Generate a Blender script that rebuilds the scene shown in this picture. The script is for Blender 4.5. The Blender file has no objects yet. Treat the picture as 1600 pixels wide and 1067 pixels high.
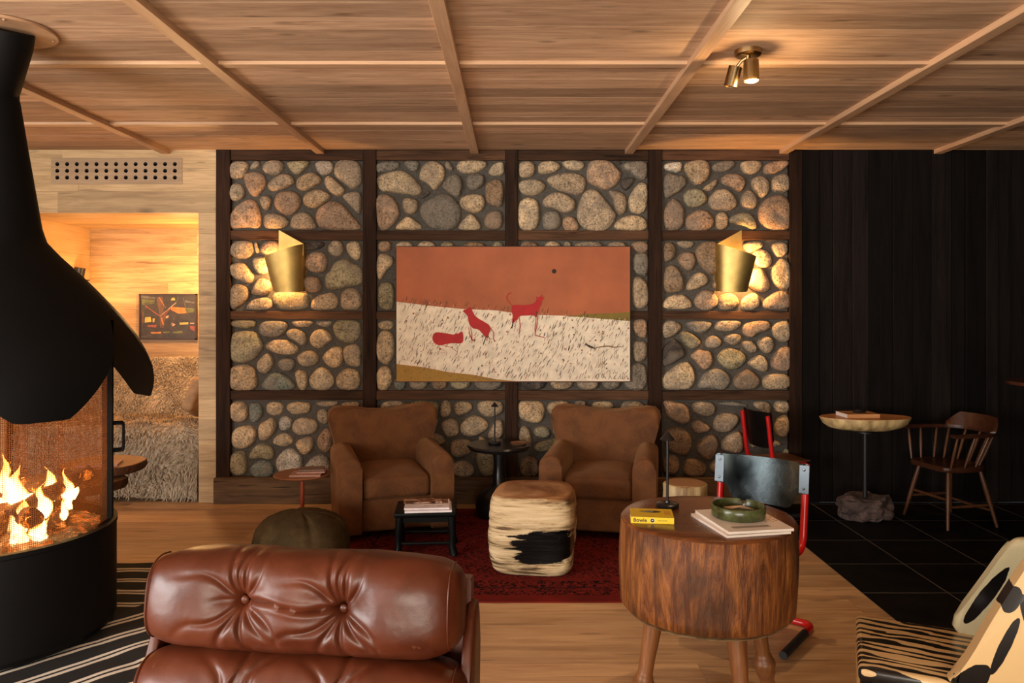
import bpy, bmesh, math, random
from mathutils import Vector, Matrix, noise
random.seed(7)
PI = math.pi
scene = bpy.context.scene
COL = scene.collection

# ---------------------------------------------------------------- camera
FPX = 1190.0          # focal length in pixels of the 1600 px wide frame
CX, CY = 802.0, 482.0 # where the level view direction meets the frame
EYE = 1.6
cam_data = bpy.data.cameras.new('camera')
cam = bpy.data.objects.new('camera', cam_data)
COL.objects.link(cam)
cam.location = (0, 0, EYE)
cam.rotation_euler = (PI/2, 0, 0)
cam_data.sensor_width = 36.0
cam_data.lens = 36.0*FPX/1600.0
cam_data.shift_x = -(CX-800.0)/1600.0
cam_data.shift_y = (CY-533.5)/1600.0
cam_data.clip_start = 0.05
scene.camera = cam

# ---------------------------------------------------------------- light and exposure
scene.view_settings.view_transform = 'Standard'
scene.view_settings.look = 'None'
scene.view_settings.exposure = 0.12
scene.view_settings.gamma = 1.0
world = bpy.data.worlds.new('sky'); scene.world = world
world.use_nodes = True
bg = world.node_tree.nodes['Background']
bg.inputs[0].default_value = (0.75, 0.85, 1.0, 1)
bg.inputs[1].default_value = 1.0

def area(name, loc, target, size, size_y, power, color, spread=PI):
    d = bpy.data.lights.new(name, 'AREA'); d.shape = 'RECTANGLE'
    d.size = size; d.size_y = size_y; d.energy = power; d.color = color; d.spread = spread
    o = bpy.data.objects.new(name, d); COL.objects.link(o)
    o.location = loc
    o.rotation_euler = (Vector(target)-Vector(loc)).to_track_quat('-Z', 'Y').to_euler()
    return o
def point(name, loc, power, color, radius=0.03):
    d = bpy.data.lights.new(name, 'POINT'); d.energy = power; d.color = color; d.shadow_soft_size = radius
    o = bpy.data.objects.new(name, d); COL.objects.link(o); o.location = loc
    return o
def spot(name, loc, target, power, color, angle, blend=0.5, radius=0.03):
    d = bpy.data.lights.new(name, 'SPOT'); d.energy = power; d.color = color
    d.spot_size = angle; d.spot_blend = blend; d.shadow_soft_size = radius
    o = bpy.data.objects.new(name, d); COL.objects.link(o); o.location = loc
    o.rotation_euler = (Vector(target)-Vector(loc)).to_track_quat('-Z', 'Y').to_euler()
    return o
# daylight through the tall window in the left wall and the window in the rear wall
area('daylight_left', (-4.8, -0.6, 1.45), (0.0, 3.6, 2.35), 3.0, 2.0, 360, (1.0, 0.96, 0.91))
area('daylight_rear', (-0.6, -3.45, 1.2), (-0.5, 2.0, 4.2), 3.4, 1.6, 195, (1.0, 0.87, 0.70), math.radians(130))
# warm lamp light inside the alcove
ALC = (1.0, 0.54, 0.20)
point('alcove_lamp_light', (-3.0, 6.95, 1.85), 42, ALC, 0.06)
point('alcove_reading_light', (-4.0, 7.15, 1.75), 9, ALC, 0.05)

# ---------------------------------------------------------------- helpers
def W(px, py, Y):
    return Vector(((px-CX)/FPX*Y, Y, EYE-(py-CY)/FPX*Y))
def on_floor(px, py, z=0.0):
    Y = FPX*(EYE-z)/(py-CY)
    return Vector(((px-CX)/FPX*Y, Y, z))

def link(name, me, mat=None, parent=None):
    o = bpy.data.objects.new(name, me); COL.objects.link(o)
    if mat is not None:
        for m in (mat if isinstance(mat, (list, tuple)) else [mat]): me.materials.append(m)
    if parent is not None: o.parent = parent
    return o
def obj(name, bm, mat=None, parent=None, smooth=True, angle=40):
    me = bpy.data.meshes.new(name)
    bmesh.ops.recalc_face_normals(bm, faces=bm.faces)
    if smooth:
        for f in bm.faces: f.smooth = True
        for e in bm.edges:
            if len(e.link_faces) == 2 and e.calc_face_angle(0) > math.radians(angle): e.smooth = False
    bm.to_mesh(me); bm.free()
    return link(name, me, mat, parent)
def props(o, label, cat=None, group=None, kind=None):
    if label: o['label'] = label
    if cat: o['category'] = cat
    if group: o['group'] = group
    if kind: o['kind'] = kind
    return o
def thing(name, label, cat, loc=(0, 0, 0), rz=0.0, group=None):
    o = bpy.data.objects.new(name, None); COL.objects.link(o)
    o.location = loc; o.rotation_euler = (0, 0, rz); o.empty_display_size = 0.1
    return props(o, label, cat, group)
def struct(name, bm, mat, label=None, cat=None, parent=None, smooth=False):
    o = obj(name, bm, mat, parent, smooth)
    if parent is None: props(o, label, cat, None, 'structure')
    return o
def copy_tree(o, parent=None):
    c = o.copy(); COL.objects.link(c)
    c.parent = parent
    for ch in [x for x in bpy.data.objects if x.parent == o]: copy_tree(ch, c)
    return c

def box(bm, c, s, bevel=0.0, seg=2, rot=None, mi=0):
    r = bmesh.ops.create_cube(bm, size=1.0)
    vs = r['verts']
    for v in vs: v.co = Vector((v.co.x*s[0], v.co.y*s[1], v.co.z*s[2]))
    fs = []
    if bevel > 0:
        es = list({e for v in vs for e in v.link_edges})
        b = bmesh.ops.bevel(bm, geom=es, offset=bevel, segments=seg, affect='EDGES', profile=0.5)
        fs = [f for f in b['faces']]
        vs = list({v for f in b['faces'] for v in f.verts} | {v for v in vs if v.is_valid})
    M = Matrix.Translation(Vector(c))
    if rot is not None: M = M @ (rot if isinstance(rot, Matrix) else Matrix.Rotation(rot, 4, 'Z'))
    for v in vs: v.co = M @ v.co
    if mi:
        for v in vs:
            for f in v.link_faces: f.material_index = mi
    return vs
def bx(bm, a, b, **k):
    return box(bm, [(a[i]+b[i])/2 for i in range(3)], [abs(b[i]-a[i]) for i in range(3)], **k)
def prism(bm, pts, h0, h1, axis='Z', bevel=0.0, seg=2, mi=0):
    """extrude a 2-D outline; axis Z: (x,y), axis Y: (x,z), axis X: (y,z)"""
    def P(p, h):
        return {'Z': (p[0], p[1], h), 'Y': (p[0], h, p[1]), 'X': (h, p[0], p[1])}[axis]
    n = len(pts)
    a = [bm.verts.new(P(p, h0)) for p in pts]; b = [bm.verts.new(P(p, h1)) for p in pts]
    fa = bm.faces.new(a); fb = bm.faces.new(b[::-1])
    fs = [fa, fb]
    for i in range(n):
        fs.append(bm.faces.new((a[i], b[i], b[(i+1) % n], a[(i+1) % n])))
    for f in fs: f.material_index = mi
    vs = a+b
    if bevel > 0:
        es = list(fa.edges)+list(fb.edges)
        r = bmesh.ops.bevel(bm, geom=es, offset=bevel, segments=seg, affect='EDGES', profile=0.5)
        vs = list({v for v in vs if v.is_valid} | {v for f in r['faces'] for v in f.verts})
        for f in r['faces']: f.material_index = mi
    return vs
def tube(bm, path, r, seg=10, cap=True):
    pts = [Vector(p) for p in path]; n = len(pts)
    rs = r if isinstance(r, (list, tuple)) else [r]*n
    rings = []; ref = None
    for i, p in enumerate(pts):
        t = (pts[min(i+1, n-1)]-pts[max(i-1, 0)]).normalized()
        if ref is None:
            ref = Vector((0, 0, 1)) if abs(t.z) < 0.9 else Vector((1, 0, 0))
        u = (ref - t*ref.dot(t)).normalized(); w = t.cross(u); ref = u
        rings.append([bm.verts.new(p + (u*math.cos(2*PI*k/seg)+w*math.sin(2*PI*k/seg))*rs[i]) for k in range(seg)])
    for i in range(n-1):
        for k in range(seg):
            bm.faces.new((rings[i][k], rings[i][(k+1) % seg], rings[i+1][(k+1) % seg], rings[i+1][k]))
    if cap:
        bm.faces.new(rings[0][::-1]); bm.faces.new(rings[-1])
    return [v for r_ in rings for v in r_]
def bend(path, radius=0.05, n=6):
    """round the corners of a polyline"""
    P = [Vector(p) for p in path]; out = [P[0]]
    for i in range(1, len(P)-1):
        a = (P[i-1]-P[i]); b = (P[i+1]-P[i])
        d = min(radius, a.length*0.49, b.length*0.49)
        p0 = P[i]+a.normalized()*d; p1 = P[i]+b.normalized()*d
        for k in range(n+1):
            t = k/n
            out.append(p0*(1-t)**2 + P[i]*2*t*(1-t) + p1*t*t)
    out.append(P[-1]); return out
def lathe(bm, prof, seg=32, c=(0, 0, 0), sy=1.0):
    rings = []
    for (r, z) in prof:
        if r < 1e-5: rings.append([bm.verts.new((c[0], c[1], c[2]+z))])
        else: rings.append([bm.verts.new((c[0]+r*math.cos(2*PI*k/seg), c[1]+r*sy*math.sin(2*PI*k/seg), c[2]+z)) for k in range(seg)])
    for a, b in zip(rings, rings[1:]):
        for k in range(seg):
            k2 = (k+1) % seg
            if len(a) == 1 and len(b) == 1: continue
            if len(a) == 1: bm.faces.new((a[0], b[k2], b[k]))
            elif len(b) == 1: bm.faces.new((a[k], a[k2], b[0]))
            else: bm.faces.new((a[k], a[k2], b[k2], b[k]))
    if len(rings[0]) > 1: bm.faces.new(rings[0][::-1])
    if len(rings[-1]) > 1: bm.faces.new(rings[-1])
    return [v for r in rings for v in r]
def chaikin(pts, n=2):
    P = [Vector(p) for p in pts]
    for _ in range(n):
        Q = []
        for i in range(len(P)):
            a, b = P[i], P[(i+1) % len(P)]
            Q += [a*0.75+b*0.25, a*0.25+b*0.75]
        P = Q
    return P
def jitter(bm, amp, scale, seed=0, axis=None):
    for v in bm.verts:
        d = noise.noise_vector(v.co*scale+Vector((seed*7.1, seed*3.3, seed)))*amp
        v.co += d
def cuts(bm, n=2):
    bmesh.ops.subdivide_edges(bm, edges=list(bm.edges), cuts=n, use_grid_fill=True)
def text_mesh(body, size, depth=0.0006, bold=False):
    cu = bpy.data.curves.new('writing', 'FONT'); cu.body = body; cu.size = size
    cu.extrude = depth; cu.align_x = 'CENTER'; cu.align_y = 'CENTER'; cu.resolution_u = 2
    if bold: cu.offset = size*0.02
    o = bpy.data.objects.new('writing', cu); COL.objects.link(o)
    bpy.context.view_layer.update()
    me = bpy.data.meshes.new_from_object(o)
    bpy.data.objects.remove(o); bpy.data.curves.remove(cu)
    return me

# ---------------------------------------------------------------- materials
class N:
    def __init__(s, name):
        s.m = bpy.data.materials.new(name); s.m.use_nodes = True
        s.t = s.m.node_tree; s.b = s.t.nodes['Principled BSDF']
    def n(s, typ, **k):
        nd = s.t.nodes.new(typ)
        for a, v in k.items():
            if a.startswith('i_'):
                nd.inputs[int(a[2:])].default_value = v
            else: setattr(nd, a, v)
        return nd
    def l(s, a, b): s.t.links.new(a, b)
    def coords(s, scale=(1, 1, 1), attr=None, kind='Object', shift=37.0):
        tc = s.n('ShaderNodeTexCoord'); mp = s.n('ShaderNodeMapping')
        mp.inputs['Scale'].default_value = scale
        src = tc.outputs[kind]
        if attr:
            at = s.n('ShaderNodeAttribute', attribute_name=attr)
            vm = s.n('ShaderNodeVectorMath', operation='MULTIPLY_ADD')
            s.l(at.outputs['Color'], vm.inputs[0]); vm.inputs[1].default_value = (shift,)*3; s.l(src, vm.inputs[2])
            src = vm.outputs[0]
        s.l(src, mp.inputs[0]); return mp.outputs[0]
    def noise(s, vec, scale=5, detail=4, rough=0.55, dist=0.0):
        nd = s.n('ShaderNodeTexNoise')
        nd.inputs['Scale'].default_value = scale; nd.inputs['Detail'].default_value = detail
        nd.inputs['Roughness'].default_value = rough; nd.inputs['Distortion'].default_value = dist
        if vec is not None: s.l(vec, nd.inputs['Vector'])
        return nd.outputs['Fac']
    def ramp(s, fac, stops):
        r = s.n('ShaderNodeValToRGB'); e = r.color_ramp.elements
        while len(e) < len(stops): e.new(0.5)
        for i, (p, c) in enumerate(stops):
            e[i].position = p; e[i].color = (c[0], c[1], c[2], 1) if not isinstance(c, (int, float)) else (c, c, c, 1)
        s.l(fac, r.inputs[0]); return r.outputs[0]
    def mix(s, fac, a, b, mode='MIX'):
        m = s.n('ShaderNodeMixRGB', blend_type=mode)
        for i, x in ((0, fac), (1, a), (2, b)):
            if hasattr(x, 'is_linked') or hasattr(x, 'links'): s.l(x, m.inputs[i])
            elif isinstance(x, (int, float)): m.inputs[i].default_value = x if i == 0 else (x, x, x, 1)
            else: m.inputs[i].default_value = (x[0], x[1], x[2], 1)
        return m.outputs[0]
    def math(s, op, a, b=0.0, c=None):
        m = s.n('ShaderNodeMath', operation=op)
        for i, x in enumerate((a, b, c)):
            if x is None: continue
            if isinstance(x, (int, float)): m.inputs[i].default_value = x
            else: s.l(x, m.inputs[i])
        return m.outputs[0]
    def bump(s, h, strength=0.3, dist=0.01):
        b = s.n('ShaderNodeBump'); b.inputs['Strength'].default_value = strength; b.inputs['Distance'].default_value = dist
        s.l(h, b.inputs['Height']); s.l(b.outputs[0], s.b.inputs['Normal'])
    def color(s, c):
        if isinstance(c, (tuple, list)): s.b.inputs['Base Color'].default_value = (c[0], c[1], c[2], 1)
        else: s.l(c, s.b.inputs['Base Color'])
    def set(s, rough=None, metal=None, **k):
        if rough is not None:
            if isinstance(rough, (int, float)): s.b.inputs['Roughness'].default_value = rough
            else: s.l(rough, s.b.inputs['Roughness'])
        if metal is not None: s.b.inputs['Metallic'].default_value = metal
        for a, v in k.items(): s.b.inputs[a.replace('_', ' ')].default_value = v
        return s

def plain(name, c, rough=0.6, metal=0.0, var=0.12, scale=12, bump=0.0, **k):
    n = N(name)
    f = n.noise(n.coords(), scale, 4)
    lo = [x*(1-var) for x in c]; hi = [min(1, x*(1+var)) for x in c]
    n.color(n.ramp(f, [(0.3, lo), (0.7, hi)]))
    if bump: n.bump(f, bump, 0.004)
    n.set(rough, metal, **k); return n.m
def wood(name, dark, light, axis=0, grain=1.0, rough=0.55, attr=None, bump=0.15, knots=True, tintamt=0.35, stain=0.0, spec=0.4, streak=0.0):
    n = N(name)
    along, across = 0.9*grain, 9.0*grain
    sc = [across]*3; sc[axis] = along
    v = n.coords(tuple(sc), attr)
    f1 = n.noise(v, 1.3, 5, 0.62, 0.6)
    sc2 = [across*6]*3; sc2[axis] = along*2.2
    f2 = n.noise(n.coords(tuple(sc2), attr), 1.5, 3, 0.6, 0.2)
    f = n.mix(0.35, f1, f2)
    mid = [(a+b)/2 for a, b in zip(dark, light)]
    c = n.ramp(f, [(0.28, dark), (0.46, mid), (0.62, light), (0.8, [min(1, x*1.08) for x in light])])
    if knots:
        sc3 = [3.2*grain]*3; sc3[axis] = 1.1*grain
        vo = n.n('ShaderNodeTexVoronoi'); vo.inputs['Scale'].default_value = 1.0
        n.l(n.coords(tuple(sc3), attr), vo.inputs['Vector'])
        k = n.ramp(vo.outputs['Distance'], [(0.0, 0.25), (0.055, 0.45), (0.14, 1.0)])
        c = n.mix(0.75, c, k, 'MULTIPLY')
    if streak:
        sc4 = [across*3.2]*3; sc4[axis] = along*1.6
        k2 = n.ramp(n.noise(n.coords(tuple(sc4), attr), 1.0, 3, 0.5, 0.8), [(0.62, 1.0), (0.70, 1-streak)])
        c = n.mix(1.0, c, k2, 'MULTIPLY')
    if attr:
        at = n.n('ShaderNodeAttribute', attribute_name=attr)
        sep = n.n('ShaderNodeSeparateColor'); n.l(at.outputs['Color'], sep.inputs[0])
        t = n.ramp(sep.outputs[1], [(0.0, 1-tintamt), (1.0, 1+tintamt*0.3)])
        c = n.mix(1.0, c, t, 'MULTIPLY')
    if stain:
        s_ = n.ramp(n.noise(n.coords(), 2.2, 5), [(0.35, 1-stain), (0.6, 1.0)])
        c = n.mix(1.0, c, s_, 'MULTIPLY')
    n.color(c); n.bump(f, bump, 0.004); n.set(rough); n.b.inputs['Specular IOR Level'].default_value = spec
    return n.m
def rnd_attr(bm, faces, val=None, lay='rnd'):
    L = bm.loops.layers.float_color.get(lay) or bm.loops.layers.float_color.new(lay)
    v = val or (random.random(), random.random(), random.random(), 1)
    for f in faces:
        for lp in f.loops: lp[L] = v

M = {}
M['ceiling'] = wood('ceiling_oak', (0.38, 0.215, 0.125), (0.70, 0.47, 0.30), 0, 1.9, 0.7, 'rnd', 0.2, tintamt=0.38, spec=0.2, streak=0.4)
M['beam'] = wood('ceiling_batten', (0.42, 0.24, 0.13), (0.62, 0.40, 0.24), 1, 1.0, 0.5, None, 0.1, knots=False)
M['batten_x'] = wood('cross_batten', (0.42, 0.24, 0.13), (0.62, 0.40, 0.24), 0, 1.0, 0.5, None, 0.1, knots=False)
M['wall_oak'] = wood('wall_oak', (0.36, 0.23, 0.11), (0.68, 0.49, 0.26), 0, 1.4, 0.55, 'rnd', 0.15, tintamt=0.22, streak=0.35)
M['alcove_oak'] = wood('alcove_oak', (0.30, 0.16, 0.065), (0.66, 0.45, 0.22), 0, 1.3, 0.5, 'rnd', 0.1, tintamt=0.25, streak=0.45)
M['floor_oak'] = wood('floor_oak', (0.34, 0.18, 0.08), (0.62, 0.39, 0.20), 0, 1.2, 0.42, 'rnd', 0.1, tintamt=0.28, streak=0.5)
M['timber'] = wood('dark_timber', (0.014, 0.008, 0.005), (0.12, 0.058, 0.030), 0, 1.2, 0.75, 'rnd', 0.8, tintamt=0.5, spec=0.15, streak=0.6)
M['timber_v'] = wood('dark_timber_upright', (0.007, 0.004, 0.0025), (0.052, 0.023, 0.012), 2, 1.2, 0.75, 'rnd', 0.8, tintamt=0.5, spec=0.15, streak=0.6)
M['sill'] = wood('weathered_timber', (0.045, 0.026, 0.013), (0.20, 0.12, 0.062), 0, 1.6, 0.7, 'rnd', 0.8, tintamt=0.3, streak=0.7, spec=0.2)
M['charred'] = wood('charred_board', (0.002, 0.0018, 0.0017), (0.014, 0.010, 0.009), 2, 1.0, 0.75, 'rnd', 0.8, knots=False, tintamt=0.6, spec=0.12)
M['mortar'] = plain('mortar', (0.080, 0.070, 0.058), 0.95, 0, 0.3, 60, 0.9)
M['black_metal'] = plain('black_steel', (0.012, 0.012, 0.013), 0.5, 0.3, 0.1, 8)
M['satin_black'] = plain('satin_black_paint', (0.008, 0.008, 0.009), 0.28, 0, 0.1, 8)
M['brass'] = plain('brass', (0.72, 0.50, 0.17), 0.28, 1.0, 0.15, 9)
M['old_brass'] = plain('aged_brass', (0.42, 0.30, 0.15), 0.3, 1.0, 0.2, 12)
M['red_paint'] = plain('red_enamel', (0.50, 0.008, 0.008), 0.3, 0, 0.1, 10)
M['rubber'] = plain('black_rubber', (0.012, 0.012, 0.012), 0.6)
M['paper'] = plain('paper', (0.72, 0.66, 0.60), 0.7, 0, 0.05, 30)
M['dark_print'] = plain('dark_print', (0.02, 0.012, 0.01), 0.6)
M['glass_dark'] = plain('dark_glass', (0.02, 0.02, 0.025), 0.1)

# ---------------------------------------------------------------- room shell
D = 6.28; CZ = 2.909
XL, XR, YF = -5.0, 5.6, -3.6            # side walls and rear wall
AX0, AX1, AY, AZ = -4.19, -2.596, 7.54, 2.39   # the sleeping alcove

def boards(bm, x0, x1, y0, y1, z, w, up=-1, length=None, gap=0.002, thick=0.02, stag=0.004, axis='XY'):
    """rows of boards running along x, rows stacked along y (or along z for axis XZ, on the plane y=z)"""
    n = max(1, round((y1-y0)/w)); w = (y1-y0)/n
    for i in range(n):
        a, b = y0+i*w, y0+(i+1)*w
        xs = [x0]
        if length:
            xs.append(x0+random.uniform(0.3, 1.0)*length)
            while xs[-1] < x1-0.4: xs.append(xs[-1]+length*random.uniform(0.8, 1.2))
            if xs[-1] > x1: xs.pop()
        xs.append(x1)
        for p, q in zip(xs, xs[1:]):
            if q-p < 0.01: continue
            s = random.uniform(0, stag)
            if axis == 'XY': vs = bx(bm, (p+gap/2, a+gap/2, z-s*up*-1), (q-gap/2, b-gap/2, z-up*thick))
            else: vs = bx(bm, (p+gap/2, z+s, a+gap/2), (q-gap/2, z+thick, b-gap/2))
            rnd_attr(bm, {f for v in vs for f in v.link_faces})

# floor: oak boards, black tiles to the right, both on a slab
TX = 1.962
bm = bmesh.new()
boards(bm, XL, TX, YF, D, 0.0, 0.19, up=1, length=2.2, gap=0.0015, stag=0.0004)
for v in bm.verts:
    if v.co.z > -0.01: v.co.z = min(v.co.z, 0.0)
boards(bm, AX0, AX1, D, AY, 0.0, 0.19, up=1, length=2.2, gap=0.0015, stag=0.0004)
floor = struct('floor', bm, M['floor_oak'], 'light oak plank floor running towards the black tiles', 'floor')
bm = bmesh.new()
bx(bm, (XL, YF, -0.08), (XR, AY, -0.021))
struct('floor', bm, M['mortar'], None, None, floor)
n = N('black_tile')
f = n.noise(n.coords((1, 1, 1), 'rnd'), 5, 5)
n.color(n.ramp(f, [(0.3, (0.004, 0.004, 0.004)), (0.7, (0.010, 0.009, 0.009))]))
n.set(n.ramp(f, [(0.3, 0.5), (0.7, 0.65)]), Specular_IOR_Level=0.08); n.bump(f, 0.15, 0.003)
M['tile'] = n.m
M['grout'] = plain('pale_grout', (0.16, 0.15, 0.14), 0.9)
bm = bmesh.new()
ts = 0.486
ys = 5.26 - ts*18
for i in range(9):
    for j in range(21):
        x0, y0 = TX+i*ts, ys+j*ts
        x1, y1 = min(x0+ts, XR), min(y0+ts, D)
        if y0 > D-0.02 or x0 > XR-0.02: continue
        vs = bx(bm, (x0+0.0035, y0+0.0035, -0.02), (x1-0.0035, y1-0.0035, 0.0))
        rnd_attr(bm, {f for v in vs for f in v.link_faces})
struct('tile_field', bm, M['tile'], None, None, floor)
bm = bmesh.new(); bx(bm, (TX, YF, -0.021), (XR, D, -0.0008)); struct('grout_bed', bm, M['grout'], None, None, floor)

# ceiling: lapped boards between battens
bm = bmesh.new()
BX = [-0.319+1.273*k for k in range(-4, 6)]
xs = [XL]+[x for x in BX if XL < x < XR]+[XR]
for x0, x1 in zip(xs, xs[1:]):
    nrow = 64; w = (D-YF)/nrow
    y = YF
    while y < D-0.01:
        w = random.choice((0.13, 0.15, 0.17, 0.19)); y1 = min(D, y+w)
        s = random.uniform(0, 0.0015)
        vs = bx(bm, (x0, y+0.0008, CZ-s), (x1, y1-0.0008, CZ+0.031))
        # each board leans slightly so its front edge laps the next one
        for v in vs:
            if v.co.z < CZ+0.01 and abs(v.co.y-y) < 1e-4: v.co.z -= 0.0
        rnd_attr(bm, {f for v in vs for f in v.link_faces})
        y = y1
bx(bm, (XL, YF, CZ+0.03), (XR, D+0.15, CZ+0.08))
struct('ceiling', bm, M['ceiling'], 'boarded oak ceiling with square panels between battens', 'ceiling')
tn = 0
for x in BX:
    if not (XL < x < XR): continue
    tn += 1
    bm = bmesh.new(); bx(bm, (x-0.034, YF, CZ-0.035), (x+0.034, D-0.001, CZ+0.0), bevel=0.002, seg=1)
    struct('trim_%d' % tn, bm, M['beam'], 'long oak ceiling batten running from the stone wall towards the viewer', 'ceiling batten').update_tag()
    bpy.data.objects[-1]['group'] = 'long ceiling battens'
for y in (5.37, 4.05, 2.73, 1.41, 0.09):
    for x0, x1 in zip(xs, xs[1:]):
        if y < 2 and False: continue
        tn += 1
        bm = bmesh.new(); bx(bm, (x0+0.034, y-0.03, CZ-0.020), (x1-0.034, y+0.03, CZ+0.0), bevel=0.0015, seg=1)
        o = struct('trim_%d' % tn, bm, M['batten_x'], 'short oak cross batten between two long ceiling battens', 'ceiling batten')
        o['group'] = 'short cross battens on the ceiling'

# stone wall ------------------------------------------------------------
S = 7.2727
A1 = "5,6 27,6 21,22 12,26 4,24|33,5 38,6 37,14 25,15|43,8 50,5 62,5 65,12 60,20 54,22 41,17|69,6 94,5 91,12 82,21 76,19 70,12|w100,8 108,5 120,6 121,17 110,22 104,18|125,6 138,4 150,7 153,20 152,33 141,37 135,31 122,22|22,19 38,18 45,25 44,37 32,46 27,42 20,26|50,28 62,20 73,21 77,30 70,35 56,41 47,36|81,25 97,17 107,24 106,31 89,40 79,35|112,25 118,22 131,34 134,38 130,45 122,44 112,34|5,33 14,30 21,38 20,47 10,52 4,46|36,46 51,44 50,60 43,62|p58,42 72,39 83,44 84,56 73,68 60,63 54,54|90,42 104,37 117,43 116,49 99,60 89,55 87,48|133,43 148,40 153,44 152,62 149,65 140,55 132,47|p20,50 33,50 38,66 39,82 22,80 8,82 4,77 6,64|43,68 48,65 62,66 71,73 68,80 56,83 43,81|78,65 92,63 100,75 102,82 88,83 74,82 73,75|107,58 118,51 130,53 142,68 152,79 149,83 110,83 102,74 103,62"
A2 = "g6,7 32,5 31,15 9,19 6,16|g36,5 55,5 54,13 50,18 43,15|y57,15 63,7 73,6 81,10 84,20 79,32 71,39 65,30 55,26|85,6 89,6 94,16 88,16 84,11|y100,7 103,5 130,5 130,12 120,18 105,20 97,13|y138,9 148,6 151,9 151,22 132,21|y9,22 30,16 42,19 57,35 55,43 48,44 24,40 13,40 8,30|g82,30 91,20 101,22 104,34 100,45 96,46 81,36|g108,22 122,19 129,24 127,33 117,39 109,35|b132,29 144,26 150,31 150,48 147,58 131,53 130,38|p8,45 17,43 26,48 32,60 31,70 19,83 9,82 6,56|36,49 44,47 54,50 52,63 44,66 37,62|d57,45 65,38 68,42 57,49|g69,48 80,42 92,46 100,57 101,70 94,83 72,83 60,72 56,62 59,54|y104,46 114,43 127,44 129,54 125,62 115,64 103,58 101,51|y110,66 116,66 126,80 121,84 102,83 99,80|b134,63 144,61 149,66 148,83 131,82 128,72|y30,78 38,70 44,68 58,79 56,83 28,83"
A3 = "9,7 22,5 26,13 23,23 8,24 8,12|y31,7 45,5 54,9 54,14 47,18 34,20 30,17|57,5 81,5 81,13 76,16 66,15 59,11|p91,5 110,5 117,13 124,20 118,32 105,38 95,33 87,29 85,22 87,9|d117,5 125,6 121,10|g127,7 150,5 153,11 152,25 144,27 134,17 125,15|39,26 52,20 70,19 82,23 83,35 77,43 69,43 47,36|8,29 22,26 33,28 38,34 34,40 24,45 12,43 8,36|d125,25 136,24 138,28 130,40 122,33|y142,32 149,30 153,36 153,52 149,64 138,64 133,59 132,47|109,40 115,39 126,42 130,50 128,63 122,66 117,61 115,50|34,52 44,42 55,41 67,47 71,52 69,62 58,64 47,58 39,58|78,50 83,41 90,38 97,40 108,54 115,62 117,69 109,81 100,84 83,82 75,72 75,61|8,53 17,47 26,49 30,56 30,74 25,83 12,83 7,76 7,62|g38,64 47,61 54,66 55,77 50,83 38,83 35,78 35,68|p58,69 69,68 76,79 74,84 58,84|y117,76 127,68 140,67 151,71 153,84 128,84 117,82"
A4 = "w9,8 27,6 29,10 27,17 22,18 9,15|33,8 42,5 56,5 60,12 58,25 48,32 42,31 38,24 32,15|g64,9 76,5 88,5 89,10 83,16 71,18 64,15|95,8 103,5 117,5 119,11 115,18 105,21 98,17|p123,9 138,5 149,5 149,10 141,17 128,21 122,18|g9,23 14,19 20,22 31,23 34,29 30,36 14,47 9,46 8,34|52,36 68,25 69,29 63,39 55,38|p74,24 84,19 96,22 101,30 94,41 86,35 75,31|107,27 116,22 125,26 128,36 123,45 117,46 110,38|132,24 142,20 150,22 150,41 132,40 131,32|30,44 38,37 50,37 57,47 54,54 42,58 34,55|62,44 71,37 82,39 91,51 88,59 77,62 63,59 59,51|97,43 106,37 114,48 112,58 106,61 95,56|p9,61 14,52 20,48 28,55 31,62 29,82 13,84 8,73|34,70 45,61 57,62 65,73 61,82 50,85 36,83 34,77|69,65 76,63 81,68 80,82 69,83 67,72|84,69 97,63 108,66 114,80 108,84 98,78 86,76 82,73|p118,57 124,49 138,44 149,48 151,60 151,78 146,83 126,83 117,72 116,64"
B1 = "8,8 13,5 28,5 30,14 28,24 13,25 5,20 5,13|31,6 35,6 37,18 33,19|41,8 48,5 60,5 60,20 45,20 38,16|30,25 38,23 50,24 50,38 41,43 35,41 31,33|5,32 19,29 26,37 31,46 26,53 19,51 8,46 4,38|30,61 34,50 40,47 48,50 52,56 47,66 33,66 29,64|5,56 16,54 25,60 26,67 20,75 9,83 5,78|25,76 33,70 45,69 52,73 52,80 46,83 26,83 23,81|53,66 60,63 92,64 92,72 93,81 80,83 62,83 53,74|d88,6 110,5 110,12 95,16 88,14|117,9 122,4 131,6 133,18 125,24 117,19 115,14|137,7 150,5 153,15 151,25 145,27 136,16|p93,20 103,17 113,20 114,36 106,41 95,39 89,32|p89,48 95,44 106,48 108,60 102,64 92,62 88,55|o122,30 135,25 142,31 153,35 154,53 143,55 126,59 113,59 113,43 119,39|96,75 103,67 112,65 119,63 126,70 125,80 117,83 97,83|131,63 139,58 148,60 153,68 153,78 146,83 131,82 130,72|60,30 85,20 85,60 62,60"
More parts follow.
